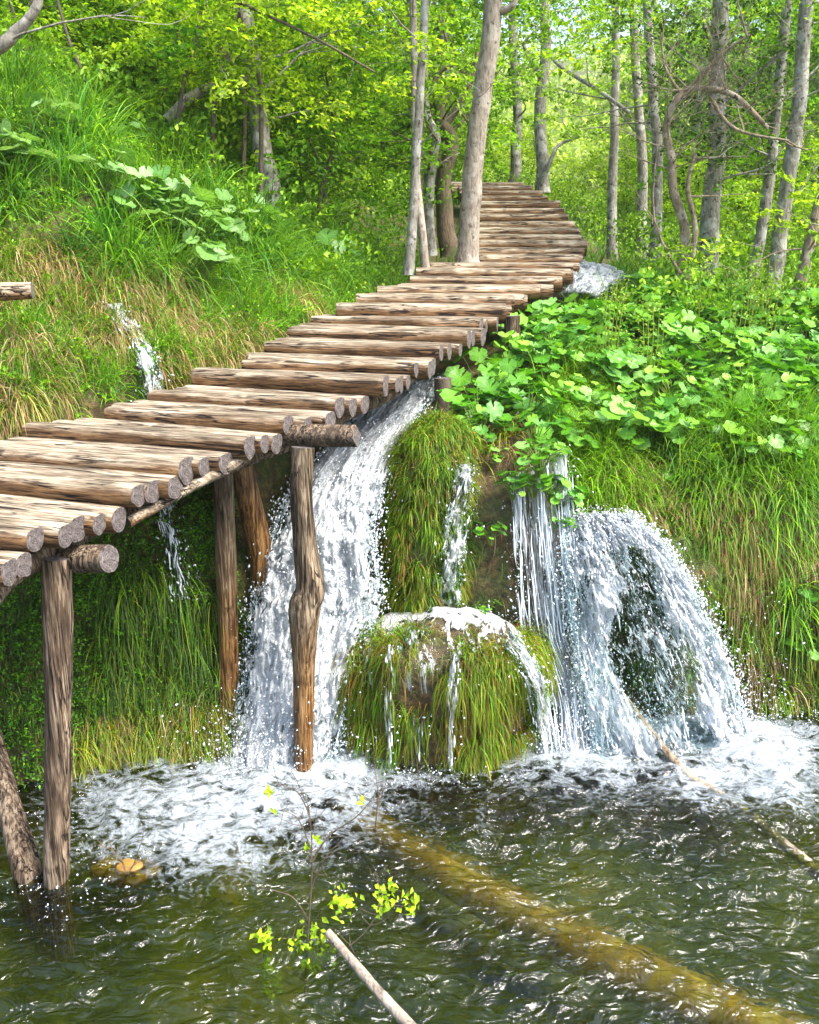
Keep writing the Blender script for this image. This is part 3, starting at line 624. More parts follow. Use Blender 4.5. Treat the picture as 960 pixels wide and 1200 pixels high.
# ------------------------------------------------------------------ leaf sprays (small leaved cover)
def leaves(buf, C_, Nn_, size, cols, ratio=.55, fold=.25):
    """one folded leaf (two triangles) per point"""
    n = len(C_); size = np.broadcast_to(size, (n,))[:, None]; N_ = unit(Nn_)
    d = rng.normal(size=(n, 3)); d = unit(d-N_*(d*N_).sum(1, keepdims=True)); s = np.cross(N_, d)
    a = C_-d*size*.5; b_ = C_+d*size*.5-N_*size*.12; l = C_+s*size*ratio*.5+N_*size*fold*.5-d*size*.05; r = C_-s*size*ratio*.5+N_*size*fold*.5-d*size*.05
    V = np.stack([a, l, b_, r], 1).reshape(-1, 3); k = np.arange(n)[:, None]*4
    f = np.concatenate([k+[0, 2, 1], k+[0, 3, 2]]); pal = np.array(cols)
    c = pal[rng.integers(0, len(pal), n)]*rng.uniform(.75, 1.25, (n, 1)); buf.add(V, f, np.repeat(c, 4, 0))
def sprays(buf, C_, D, per, L, size, cols, flat=.5, wid=.5, droop=.2, twig=None):
    """leaf sprays: fans of leaves starting at C_ heading D"""
    n = len(C_); r = np.repeat(np.arange(n), per); k = len(r); t = rng.random((k, 1))**.7; D = unit(D)
    S = unit(np.cross(D, np.array([0, 0, 1.])+rng.normal(size=(n, 3))*.25)); U = np.cross(S, D)
    Lr = np.repeat(L*rng.uniform(.7, 1.2, n), per)[:, None]
    s = rng.uniform(-1, 1, (k, 1))*wid*np.sin(np.clip(t*2.6+.3, 0, 3.0))
    P = C_[r]+D[r]*t*Lr+S[r]*s*Lr+U[r]*rng.normal(size=(k, 1))*.05*Lr-np.array([0, 0, 1])*droop*t*t*Lr
    NN = U[r]*np.sign(U[r][:, 2:3]+1e-6)+rng.normal(size=(k, 3))*flat
    leaves(buf, P, NN, size*rng.uniform(.6, 1.25, k), cols)
TREEG = [(.13, .27, .012), (.19, .36, .016), (.25, .43, .02), (.09, .19, .012), (.31, .48, .03)]
u_ = Buf()
def cover(buf, n, w_, per, L, size, cols, h=.1, upw=.6):
    P, N = sample(n, w_); D = N*.5+rng.normal(size=(n, 3))*.6+np.array([0, 0, upw]); sprays(buf, P+np.array([0, 0, 1])*h*rng.random((n, 1)), D, per, L, size, cols)
cover(u_, 1300, zone(Z_LEFT, ymax=12.5, noisy=20), 22, .22, .035, GREEN+TREEG, .18)
cover(u_, 700, zone(Z_OVER, noisy=20), 18, .16, .03, GREEN, .06)
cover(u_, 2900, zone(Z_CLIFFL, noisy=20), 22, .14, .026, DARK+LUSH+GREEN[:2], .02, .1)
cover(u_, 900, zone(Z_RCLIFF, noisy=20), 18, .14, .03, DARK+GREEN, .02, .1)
cover(u_, 900, zone(Z_RTOP, noisy=20), 18, .18, .035, GREEN, .1)
cover(u_, 3600, lambda C_, N_: zone([(250, 420), (700, 420), (960, 420), (1300, 420), (1300, 150), (-300, -100), (-300, 200), (250, 300)], 9, 40, 0, 1.35)(C_, N_)/np.maximum(C_[..., 1], 1)**1.2, 34, .55, .07, TREEG, .45)
tag(u_.obj('undergrowth', M['grass']), 'small-leaved green undergrowth covering banks and woodland floor', 'undergrowth', kind='stuff')

# ------------------------------------------------------------------ butterbur
def bur_leaf(buf, c, nrm, d, r, col):
    n = 24; a = np.linspace(.22, 2*np.pi-.22, n); nrm = nrm/np.linalg.norm(nrm); d = d-nrm*np.dot(d, nrm); d = d/np.linalg.norm(d); s = np.cross(nrm, d)
    rr = r*(1+.07*np.cos(a*7+random.random()*6)+.028*np.random.default_rng(int(random.random()*1e6)).normal(size=n))*(1-.12*np.cos(a))
    cup = random.uniform(.05, .35)
    rings = []
    for q in (.5, 1.0):
        wv = cup*(q**2)*r*.6+.06*r*q*np.sin(a*5+random.random()*6)-.25*r*q*q*(np.cos(a+np.pi) > .5)*.5
        rings.append(c+(-np.cos(a)*rr*q)[:, None]*d+(np.sin(a)*rr*q)[:, None]*s+wv[:, None]*nrm)
    V = np.concatenate([[c], rings[0], rings[1]]); f3 = [(0, 1+i, 2+i) for i in range(n-1)]; f4 = [(1+i, 1+n+i, 2+n+i, 2+i) for i in range(n-1)]
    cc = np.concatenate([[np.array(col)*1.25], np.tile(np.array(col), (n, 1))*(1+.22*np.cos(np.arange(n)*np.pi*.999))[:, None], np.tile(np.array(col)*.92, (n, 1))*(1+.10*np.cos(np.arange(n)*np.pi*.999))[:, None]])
    k = buf.n; buf.add(V, f3, cc); buf.f[4].append(np.array(f4)+k); buf.m[4].append(np.zeros(len(f4)))
BURC = [(.10, .29, .015), (.14, .36, .022), (.20, .44, .04), (.07, .22, .02), (.17, .39, .08)]
GREY = [(.14, .27, .08), (.2, .34, .13), (.11, .24, .05), (.16, .32, .07)]
def bur_plant(seed, nl, R_, H, rl, cols):
    random.seed(seed); e = empty('butterbur_plant'); B = Buf(); S = Buf()
    for i in range(nl):
        a = random.uniform(0, 6.28); q = R_*math.sqrt(random.random()); hh = H*random.uniform(.35, 1)*(1-.3*q/R_)
        c = np.array([q*math.cos(a), q*math.sin(a), hh]); out = np.array([math.cos(a), math.sin(a), 0]); r = rl*random.uniform(.5, 1.15)
        nrm = np.array([0, 0, 1.])+out*random.uniform(.0, .7)+np.array([random.gauss(0, .28), random.gauss(-.22, .25), 0])
        bur_leaf(B, c, nrm, out+np.array([0, 0, -.3]), r, np.array(random.choice(cols))*random.uniform(.8, 1.2))
        tube(S, path([[out[0]*.02, out[1]*.02, -.05], [c[0]*.4, c[1]*.4, hh*.6], c], 5), [.006, .004, .004, .003, .003], 4, (.16, .24, .05), cap=False)
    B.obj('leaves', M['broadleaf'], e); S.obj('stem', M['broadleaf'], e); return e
LB = 'bright green butterbur with broad round leaves in the dense bed right of the boardwalk'
protos = [bur_plant(100+i, 26, .25, .34, .063, BURC) for i in range(5)]
for q in protos: tag(q, LB, 'plant', 'butterbur plants in the bed on the right bank')
P, N = sample(1800, zone([(560, 440), (590, 385), (650, 350), (760, 335), (960, 370), (1060, 390), (1100, 560), (960, 545), (860, 575), (790, 560), (740, 560), (690, 490), (640, 560), (590, 560), (550, 500)], 6.2, 12.5))
chosen = []
for k in range(len(P)):
    if len(chosen) >= 230: break
    if all((P[k][0]-c[0])**2+(P[k][1]-c[1])**2 > .16**2 for c in chosen): chosen.append(P[k]) if not (P[k][1] > 9.6 and 640 < proj(P[k][None])[0][0] < 745) else 0
usedp = set()
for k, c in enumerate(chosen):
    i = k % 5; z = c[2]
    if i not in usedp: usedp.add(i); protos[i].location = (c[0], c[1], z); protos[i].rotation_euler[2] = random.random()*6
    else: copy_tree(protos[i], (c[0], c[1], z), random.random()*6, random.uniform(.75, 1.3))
gp = [bur_plant(200+i, 11, .28, .34, .085, GREY) for i in range(2)]
for q in gp: tag(q, 'grey-green butterbur with broad drooping leaves in the grass above the boardwalk', 'plant', 'butterbur plants on the grassy hillside')
spots = [(160, 262, 8.0), (205, 232, 8.4), (225, 262, 8.1), (265, 268, 8.3), (178, 232, 8.4), (250, 298, 8.1), (12, 195, 8.0), (150, 165, 9.0), (300, 262, 9.0), (128, 212, 8.5), (235, 320, 7.8), (395, 300, 9.5), (215, 250, 8), (190, 275, 8), (240, 280, 8), (280, 285, 8), (30, 205, 8), (0, 190, 8), (165, 245, 8), (255, 250, 8), (320, 275, 8), (60, 150, 8)]
def terrain_at(px, py):
    gx, gy = proj(G); d = (gx-px)**2+(gy-py)**2; k = np.unravel_index(np.where(G[..., 1] > 4, d, 1e9).argmin(), d.shape)
    return G[k], Nn[k]
for k, (x, y, D_) in enumerate(spots):
    c, _ = terrain_at(x, y+22)
    o = gp[k] if k < 2 else copy_tree(gp[k % 2], c, k*1.7, random.uniform(.8, 1.25)); o.location = c+np.array([0, -.04, .12])
sp = [(575, 620, .6, 'lone butterbur with one broad drooping leaf on the brown rock by the chute'), (570, 705, .5, 'small leafy plant low on the brown rock just above the dome boulder'), (655, 560, .8, 'leafy butterbur hanging over the top of the water veil'), (625, 545, .8, 'butterbur plant overhanging the lip where the veil begins'),
      (940, 690, .8, 'leafy plant with round leaves low on the right cliff edge'), (935, 750, .8, 'round-leaved plant just above the water at the right edge'), (790, 555, .6, 'butterbur plant dangling beside dry grass above the fan-shaped fall')]
sp += [(600, 548, .75, 'butterbur hanging at the left end of the veil lip'), (645, 548, .9, 'butterbur with spreading leaves at the middle of the veil lip'), (662, 590, .6, 'small butterbur dangling in the water veil beside the fan-shaped fall'), (575, 530, .7, 'butterbur above the narrow chute'), (632, 520, 1.0, 'large butterbur just above the veil lip')]
for (x, y, s_, lb) in sp:
    c, n_ = terrain_at(x, y)
    if x < 590 and y > 600: c = at(x, y, 6.35)
    elif 590 < x < 670: c = at(x, y+18, 6.36)
    o = copy_tree(protos[random.randrange(5)], c+n_*.05*0+np.array([0, -.05, -.08]), random.random()*6, s_*.8, lb); del o['group']
# seed stalks rising from the bed
sk = Buf()
for k in range(5): tube(sk, path([[k*.03, 0, 0], [k*.05+.02, .02, .4], [k*.07-.05, .03, .8]], 8), np.linspace(.006, .002, 8), 5, (.3, .36, .05), cap=False)
v = np.array([[random.gauss(.06, .1), random.gauss(0, .05), random.uniform(.35, .85)] for _ in range(120)]); leaves(sk, v, rng.normal(size=(120, 3)), .03, [(.34, .42, .06), (.25, .38, .05)])
o0 = sk.obj('flower_stalk', M['grass']); tag(o0, 'tall thin yellow-green flower stalks rising above the butterbur bed', 'plant', 'flower stalks in the butterbur bed')
for k, (x, y) in enumerate([(850, 420), (820, 410), (905, 430), (722, 440), (548+200, 470), (880, 400)]):
    c, _ = terrain_at(x, y); o = o0 if k == 0 else o0.copy()
    if k: COL.objects.link(o)
    o.location = c; o.rotation_euler = (0, 0, k*1.3)

# ------------------------------------------------------------------ waterfalls
def loft_rows(rows, nu, nv, conv=True):
    Lp = np.array([at(*r[0]) for r in rows]); Rp = np.array([at(*r[1]) for r in rows]); t = np.linspace(0, len(rows)-1, nv)
    A, B_ = crom(Lp, t), crom(Rp, t); u = np.linspace(0, 1, nu)[:, None, None]; return A[None]*(1-u)+B_[None]*u
from mathutils.bvhtree import BVHTree
def bvh_of(objs):
    vs, fs, n = [], [], 0
    for o in objs:
        M_ = o.parent.location if o.parent else Vector()
        co = np.empty(len(o.data.vertices)*3, np.float32); o.data.vertices.foreach_get('co', co); co = co.reshape(-1, 3)+np.array(M_)
        vs.append(co); fs += [[i+n for i in p.vertices] for p in o.data.polygons]; n += len(co)
    return BVHTree.FromPolygons([tuple(v) for v in np.concatenate(vs)], fs)
ROCKB = bvh_of([terrain]+[bd[0].children[0] for bd in (mound, pillar, brown, fanrock)])
def snap_to(G0, off):
    """lay a thin sheet of water on the rock and earth behind it"""
    D = G0-CAM; L = np.linalg.norm(D, axis=-1); out = L.copy()
    for i in range(G0.shape[0]):
        for j in range(G0.shape[1]):
            h_ = ROCKB.ray_cast(Vector(CAM), Vector(D[i, j]/L[i, j]))
            if h_[0] is not None and abs(h_[3]-L[i, j]) < 1.6: out[i, j] = h_[3]-off
    for _ in range(4): out[1:-1] = (out[:-2]+out[1:-1]*2+out[2:])/4; out[:, 1:-1] = (out[:, :-2]+out[:, 1:-1]*2+out[:, 2:])/4
    return CAM+D/L[..., None]*out[..., None]
def octa(buf, C_, s, D=None, st=1.0, col=(1, 1, 1)):
    """small drops: stretched octahedra"""
    n = len(C_); s = np.broadcast_to(s, (n,))[:, None]; T = unit(D) if D is not None else unit(rng.normal(size=(n, 3))); A, B_ = frame_of(T)
    st = np.broadcast_to(np.asarray(st, float).reshape(-1, 1) if np.ndim(st) else st, (n, 1))
    V = np.stack([C_+T*s*st, C_+A*s, C_+B_*s, C_-A*s, C_-B_*s, C_-T*s*st], 1).reshape(-1, 3); k = np.arange(n)[:, None]*6
    f = np.concatenate([k+q for q in ([0, 1, 2], [0, 2, 3], [0, 3, 4], [0, 4, 1], [5, 2, 1], [5, 3, 2], [5, 4, 3], [5, 1, 4])]); buf.add(V, f)
def waterfall(label, rows, dens, seed, m='fall', bulge=.1, rough=.06, strands=200, drops=2500, nu=90, nv=220, layers=2, arc=0.0, spray=.09, fly=.5, snap=0, thr=1.0):
    e = empty('waterfall'); tag(e, label, 'waterfall', kind=None)
    if rows[-1][0][1] > 845:      # runs on into the pool
        (a, b_) = rows[-1]; rows = rows+[tuple((q[0]+1, proj((at(*q)*[1, 1, 0]+[0, -.03, -.07])[None])[1][0], at(*q)[1]-.03) for q in (a, b_))]
    G0 = loft_rows(rows, nu, nv)
    if snap: G0 = snap_to(G0, snap)
    U, V = np.meshgrid(np.linspace(0, 1, nu), np.linspace(0, 1, nv), indexing='ij')
    wid = np.linalg.norm(G0[-1]-G0[0], axis=-1).mean(); Ln = np.linalg.norm(np.diff(G0[nu//2], axis=0), axis=-1).sum()
    e.location = G0[nu//2, -1]*[1, 1, 0]; eo = np.array(e.location); sh = Buf(); rg = np.random.default_rng(seed)
    outv = np.array([0, -1, .25]); q = np.stack([U*wid*7, V*Ln*2.2, 0*U], -1)
    for ly in range(layers):
        d = np.clip(dens(U, V), 0, 1.2); edge = np.minimum(U, 1-U)*wid; fade = smooth(.0, .13, edge+.10*fbm(np.stack([U*9, V*Ln*7, 0*U+ly], -1), 3, seed))
        off = bulge*np.sin(np.pi*U)*(.4+.6*V)+rough*(rid(q+ly*7, seed+ly, 4)-.5)+rough*.6*fbm(q*[2.2, 2.0, 1]+ly, 4, seed+5)+rough*.4*rid(q*[4, 4.5, 1]+ly, seed+6)+ly*.04
        Gl = G0+outv*off[..., None]+np.array([1., 0, 0])*(fbm(q*.8+ly*11, 2, seed+3)*.03)[..., None]
        dd = d*fade*(1 if ly == 0 else .8)
        sh.add(Gl-eo, grid_faces(nu, nv), np.stack([dd]*3, -1).reshape(-1, 3), np.stack([U*wid, V*Ln+ly*3.3], -1).reshape(-1, 2))
    sh.obj('water_sheet', M[m], e)
    dr = Buf()
    def pt(u, v, o):
        i = u*(nu-1); j = v*(nv-1); i0 = np.clip(i.astype(int), 0, nu-2); j0 = np.clip(j.astype(int), 0, nv-2); a, b_ = (i-i0)[..., None], (j-j0)[..., None]
        return (G0[i0, j0]*(1-a)+G0[i0+1, j0]*a)*(1-b_)+(G0[i0, j0+1]*(1-a)+G0[i0+1, j0+1]*a)*b_+outv*(o+bulge*np.sin(np.pi*u)*(.4+.6*v))[..., None]
    if strands:
        for k in range(strands):
            u0, v0 = rg.random(2)*[1, .9]
            if rg.random() > dens(np.array(u0), np.array(v0)): continue
            ln = rg.uniform(.03, .14)*thr; n = 12; v = np.clip(v0+np.linspace(0, ln, n)/Ln, 0, 1)
            u = np.clip(u0+.03/wid*fbm(np.stack([v*9, 0*v+k, 0*v], -1), 2, seed), 0, 1); r = rg.uniform(.0015, .0055)
            P = pt(u, v, np.full(n, rg.uniform(0, .07)+.02)); rad = r*np.sin(np.linspace(.15, 3.0, n))*(1+.5*rg.random(n))
            tube(dr, P-eo, rad, 5, cap=False)
    n = drops; u, v = rg.random((2, n)); keep = rg.random(n) < dens(u, v)+.04; u, v = u[keep], v[keep]; n = len(u)
    P = pt(u, v, rg.exponential(spray, n))+rg.normal(size=(n, 3))*[.045, .02, .03]; D = pt(u, np.clip(v+.02, 0, 1), 0*u)-pt(u, np.clip(v-.02, 0, 1), 0*u)+rg.normal(size=(n, 3))*.01
    octa(dr, P-eo, np.clip(rg.exponential(.0022, n)+.001, 0, .008), D, rg.uniform(1, 2.6, n))
    n = int(drops*fly); v = rg.random(n)**.8; sd_ = np.where(rg.random(n) < .6, 1, -1); cl = np.sin(v*60+seed)*.5+np.sin(v*23)*.5
    P = pt(np.where(sd_ > 0, .97, .03)+0*v, v, rg.exponential(.03, n)); P[:, 0] += sd_*rg.exponential(.03+.035*np.clip(cl, 0, 1)*v, n)-sd_*.02; P[:, 2] += rg.normal(size=n)*.025
    octa(dr, P-eo, np.clip(rg.exponential(.0026, n)+.001, 0, .009), rg.normal(size=(n, 3))*[.5, .2, 1], rg.uniform(1, 2.5, n))
    tag(dr.obj('spray_drops', M['drop'], e), kind='stuff'); return G0
one = lambda U, V: .85+0*U
def d1(U, V): return .78+.25*V-.55*smooth(.70, 1, U)*smooth(.35, .55, V)-.3*smooth(.25, 0, V)+.15*fbm(np.stack([U*5, V*7, 0*U], -1), 2, 5)
waterfall('wide white torrent pouring under the boardwalk and behind its posts', [((425, 462, 7.75), (525, 440, 7.75)), ((405, 500, 7.2), (500, 480, 7.2)), ((350, 560, 6.6), (458, 548, 6.6)), ((315, 630, 6.3), (442, 620, 6.25)), ((296, 700, 6.15), (448, 700, 6.05)), ((285, 790, 5.98), (420, 790, 5.9)), ((262, 893, 5.75), (396, 893, 5.68))],
    d1, 11, strands=260, drops=9000, nu=150, nv=300, rough=.11, bulge=.12)
waterfall('narrow chute of water dropping onto the top of the dome boulder', [((536, 545, 6.42), (558, 543, 6.42)), ((524, 600, 6.28), (550, 600, 6.28)), ((510, 660, 6.2), (542, 665, 6.2)), ((500, 718, 6.05), (538, 718, 6.05))],
    lambda U, V: .8+0*U, 12, 'fall', snap=.03, bulge=.03, rough=.03, strands=50, drops=250, nu=36, nv=120, spray=.02)
waterfall('thin veil of separate water threads left of the fan-shaped fall', [((598, 560, 6.45), (668, 520, 6.5)), ((602, 640, 6.3), (675, 620, 6.32)), ((608, 730, 6.2), (690, 730, 6.2)), ((625, 800, 6.08), (712, 800, 6.08)), ((638, 885, 5.78), (722, 880, 5.85))],
    lambda U, V: .5+.3*V+.25*np.sin(U*16+V*2), 13, 'veil', thr=3, bulge=.04, rough=.04, strands=420, drops=1800, nu=110, nv=240, layers=1, spray=.04)
def d4(U, V):
    hollow = smooth(.12, .24, V)*smooth(.22, .38, U+.08*np.sin(V*14))*smooth(.84, .66, U+.06*np.sin(V*19))
    left = smooth(.5, .25, U)*smooth(.1, .3, V)
    return np.clip(.98-.95*hollow-.36*left+.55*fbm(np.stack([U*6, V*6, 0*U], -1), 3, 6), 0, 1.1)
waterfall('broad fan-shaped white fall arching over dark mossy rock on the right', [((655, 600, 6.42), (738, 602, 6.45)), ((658, 640, 6.25), (778, 640, 6.3)), ((662, 700, 6.12), (818, 700, 6.2)), ((672, 780, 6.0), (852, 775, 6.12)), ((690, 872, 5.8), (878, 850, 6.05))],
    d4, 14, bulge=.12, rough=.12, strands=380, drops=12000, nu=170, nv=260, spray=.06)
waterfall('little cascade running down the grassy bank above the boardwalk', [((126, 360, 7.0), (146, 356, 7.0)), ((150, 400, 6.75), (174, 396, 6.75)), ((166, 440, 6.5), (190, 438, 6.5)), ((174, 486, 6.3), (200, 484, 6.3))],
    lambda U, V: 1.0+0*U, 15, 'fall', snap=.09, bulge=.05, rough=.03, strands=30, drops=200, nu=24, nv=80, spray=.02)
waterfall('thin trickle down the dark cliff beneath the boardwalk', [((182, 585, 5.8), (200, 585, 5.8)), ((196, 640, 5.72), (212, 640, 5.72)), ((203, 700, 5.66), (226, 700, 5.66))],
    lambda U, V: .9+0*U, 16, 'veil', snap=.07, bulge=.02, rough=.02, strands=40, drops=150, nu=20, nv=80, layers=1, spray=.02)
waterfall('white stream tumbling beside the far bend of the boardwalk', [((666, 308, 11.4), (736, 322, 11.4)), ((662, 322, 10.9), (722, 334, 10.9)), ((656, 345, 10.3), (700, 352, 10.3))],
    lambda U, V: .9+0*U, 17, 'fall', bulge=.15, rough=.2, strands=0, drops=300, nu=60, nv=60, spray=.03)
for (a, lb) in ((((476, 738, 5.62), (494, 738, 5.62), (486, 800, 5.40), (500, 800, 5.40), (486, 910, 5.32), (500, 910, 5.32)), 'thicker thread of water running down the front of the dome boulder'),
          (((528, 745, 5.6), (540, 745, 5.6), (526, 820, 5.38), (538, 820, 5.38), (524, 912, 5.33), (536, 912, 5.33)), 'thin thread of water right of the thicker one on the dome boulder'),
          (((452, 755, 5.62), (460, 755, 5.62), (452, 820, 5.42), (462, 820, 5.42), (456, 905, 5.36), (464, 905, 5.36)), 'faint thread of water near the left side of the dome boulder')):
    waterfall(lb, [(a[0], a[1]), (a[2], a[3]), (a[4], a[5])], lambda U, V: .95+0*U, 20, 'veil', snap=.11, bulge=.01, rough=.01, strands=30, drops=60, nu=14, nv=90, layers=1, spray=.012)
# sheet of water over the top of the dome boulder, spilling down its right shoulder
ce = empty('waterfall', mound[0].location); tag(ce, 'white water washing over the flat top of the dome boulder', 'waterfall')
Pm, Nm = mound[1], mound[2]; tt_ = np.arange(44, 70); Pc = Pm[:, tt_]+Nm[:, tt_]*.006+np.array([0, 0, .018+.012*0])
Pc = Pc+np.array([0, 0, 1])*(.02*np.abs(fbm(Pc*9, 3, 77)))[..., None]
dc = np.clip(.10+.72*smooth(-.20, .22, Pc[..., 1]+.15*fbm(Pc*4, 2, 5)), 0, 1)*smooth(.66, .76, Pc[..., 2])
cb_ = Buf(); cb_.add(Pc, grid_faces(Pc.shape[0], Pc.shape[1]), np.stack([dc]*3, -1).reshape(-1, 3), (Pc[..., :2]*.5+.05*Pc[..., 2:3]).reshape(-1, 2)); cb_.obj('water_sheet', M['fall'], ce)
waterfall('runnel of white water down the right shoulder of the dome boulder', [((552, 716, 6.0), (566, 714, 6.0)), ((588, 745, 5.95), (606, 742, 5.95)), ((614, 800, 5.85), (640, 795, 5.85)), ((632, 890, 5.7), (660, 885, 5.7))],
    lambda U, V: .75+0*U, 22, 'fall', snap=.07, bulge=.03, rough=.04, strands=60, drops=500, nu=30, nv=120, spray=.03)
# splashes where the falls land
sp_ = Buf()
def splash(px, py, rx, ry, n, hgt):
    c = onz(px, py); X_ = rng.normal(size=(n, 2))*[rx, ry]; hh = rng.exponential(hgt, n); P = np.stack([c[0]+X_[:, 0], c[1]+X_[:, 1]-hh*.3, hh], -1)
    octa(sp_, P, np.clip(rng.exponential(.002, n)+.001, 0, .008), rng.normal(size=(n, 3)), rng.uniform(1, 2.2, n))
splash(330, 893, .32, .1, 2600, .11); splash(270, 880, .22, .06, 500, .12); splash(700, 868, .28, .1, 2400, .12); splash(820, 855, .34, .1, 2800, .13)
splash(760, 850, .2, .1, 900, .2); splash(870, 830, .12, .12, 500, .25); splash(490, 915, .2, .06, 300, .03); splash(640, 880, .15, .08, 700, .1); splash(90, 1015, .2, .2, 160, .01)
n = 900; c = rng.uniform([-3.2, 3.9], [3, 6], (n, 2)); octa(sp_, np.stack([c[:, 0], c[:, 1], np.full(n, .012)], -1), rng.uniform(.0015, .005, n))
tag(sp_.obj('water_spray', M['drop']), 'white drops of spray flying where the falls hit the pool', 'spray', kind='stuff')

# ------------------------------------------------------------------ wood in the water
def timber(name, pts, r, m, label, cat='log', n=40, s=14, wob=.15, seed=1):
    o = beam(name, pts, r, m, n, s, wob=wob, parent=None, seed=seed); return tag(o, label, cat)
timber('sunken_log', [onz(400, 955, -.34), onz(500, 1014, -.25), onz(640, 1092, -.22), onz(770, 1157, -.215), onz(1000, 1272, -.22)], [.07, .10, .12, .13, .13], M['sunk'], 'thick ochre log lying under the water across the foreground', seed=4)
a, b_ = onz(800, 902, .02), at(725, 808, 6.0)
timber('fallen_pole', [onz(1010, 1067, -.045), onz(870, 951, -.032), a, b_], [.042, .038, .028, .021], M['bark_twig'], 'thin brown pole leaning from the fan-shaped fall down into the pool', 'pole', seed=5)
timber('branch_stick', [onz(384, 1092, .55), onz(440, 1158, .45), onz(520, 1245, .3)], [.017, .021, .026], M['bark_bare'], 'pale bare stick poking up from the bottom edge beside the budding twigs', 'stick', seed=6)
timber('weathered_log', [at(-120, 345, 6.2), at(38, 340, 6.35)], [.07, .055], M['log'], 'short grey log jutting from the left edge over the grassy bank', seed=7, n=20)
for k, (x, y, s_) in enumerate([(150, 1024, .1), (172, 1020, .07), (125, 1018, .08)]):
    c = onz(x, y, -.05); B = Buf(); nu, nv = 24, 16; A, T = np.meshgrid(np.linspace(0, 2*np.pi, nu), np.linspace(0, np.pi, nv), indexing='ij')
    P = np.stack([np.cos(A)*np.sin(T)*1.3, np.sin(A)*np.sin(T), np.cos(T)*.7], -1); P = P*(1+.2*fbm(P*1.5+k*4, 3)[..., None])*s_; P[-1] = P[0]
    B.add(P, grid_faces(nu, nv)); o = B.obj('stone', M['stone']); o.location = c
    tag(o, ['largest ochre stone just under the water right of the near post', 'ochre stone breaking the water farthest from the near post', 'ochre stone under water closest to the near post'][k], 'stone')

# budding twigs in front
def twiggy(name, stems, leafpts, label, r0=.006, m='bark_dark', lsize=.042, lcol=((.42, .62, .02), (.52, .7, .03), (.32, .52, .02))):
    c0 = np.array(stems[0][0]); e = empty(name, c0); tag(e, label, 'shrub'); B = Buf()
    for st in stems:
        st = np.array(st)-c0; n = 14; P = path(st, n); P = P+fbm(P*12, 2, 3)[:, None]*.012*np.linspace(0, 1, n)[:, None]
        L = np.linalg.norm(np.diff(P, axis=0), axis=1).sum(); r = min(r0, .002+L*.008); tube(B, P, np.linspace(r, .0012, n), 5, cap=False)
        for j in range(int(L*14)):
            k = random.randint(3, n-2); d = unit(np.array([random.gauss(0, 1), random.gauss(0, .5), random.gauss(.5, .6)])); ll = random.uniform(.04, .14)
            tube(B, path([P[k], P[k]+d*ll*.5, P[k]+d*ll+[0, 0, .02]], 5), np.linspace(.002, .0008, 5), 4, cap=False)
    B.obj('twigs', M[m], e)
    if leafpts:
        Lb = Buf()
        for (p, n, sp__) in [(a_, int(b_*1.9), c_) for a_, b_, c_ in leafpts]:
            P = np.array(p)-c0+rng.normal(size=(n, 3))*[sp__, sp__, sp__*1.2]; leaves(Lb, P, rng.normal(size=(n, 3))+[0, -.6, .5], lsize*rng.uniform(.5, 1.2, n), lcol, .6)
        Lb.obj('leaves', M['grass'], e)
    return e
A = lambda x, y, D_=3.9: at(x, y, D_)
twiggy('budding_shrub', [[A(357, 1172), A(362, 1080), A(366, 1010), A(362, 950), A(340, 905)], [A(366, 1010), A(385, 980), A(420, 955), A(440, 930)], [A(364, 960), A(350, 930), A(322, 915)], [A(362, 1080), A(340, 1050), A(300, 1040)],
    [A(366, 1000), A(350, 960), A(330, 950)], [A(362, 1050), A(378, 1010), A(400, 985)], [A(357, 1165), A(385, 1130), A(430, 1090), A(447, 1050), A(435, 1015)], [A(357, 1150), A(340, 1138), A(315, 1120)], [A(440, 1062), A(460, 1062), A(488, 1060)], [A(360, 1110), A(345, 1100), A(310, 1102)]],
    [(A(400, 1052), 14, .03), (A(403, 1064), 10, .03), (A(452, 1050), 22, .035), (A(450, 1064), 12, .03), (A(484, 1058), 14, .025), (A(312, 1102), 16, .03), (A(316, 1128), 18, .03), (A(320, 1165), 16, .025), (A(348, 1105), 16, .035), (A(370, 1102), 20, .04), (A(388, 1118), 12, .03), (A(362, 1125), 10, .03),
     (A(315, 928), 5, .012), (A(371, 984), 4, .012), (A(360, 993), 3, .01), (A(322, 950), 2, .01), (A(424, 938), 2, .01)], 'thin bare shrub with clusters of bright young leaves standing in the foreground water')
B_ = lambda x, y: at(x, y, 4.45)
twiggy('dead_twigs', [[B_(148, 1062), B_(146, 1020), B_(128, 990)], [B_(147, 1030), B_(160, 1005), B_(168, 975)], [B_(146, 1020), B_(138, 1000), B_(112, 990)]], [], 'small reddish dead twigs sticking out of the water beside the near post', m='bark_moss')
D_ = lambda x, y: at(x, y, 4.9)
twiggy('dead_twigs', [[D_(440, 975), D_(443, 930), D_(440, 895)], [D_(441, 950), D_(450, 925), D_(455, 912)]], [], 'single dark dead twig standing in the water left of the dome boulder', m='bark_moss')

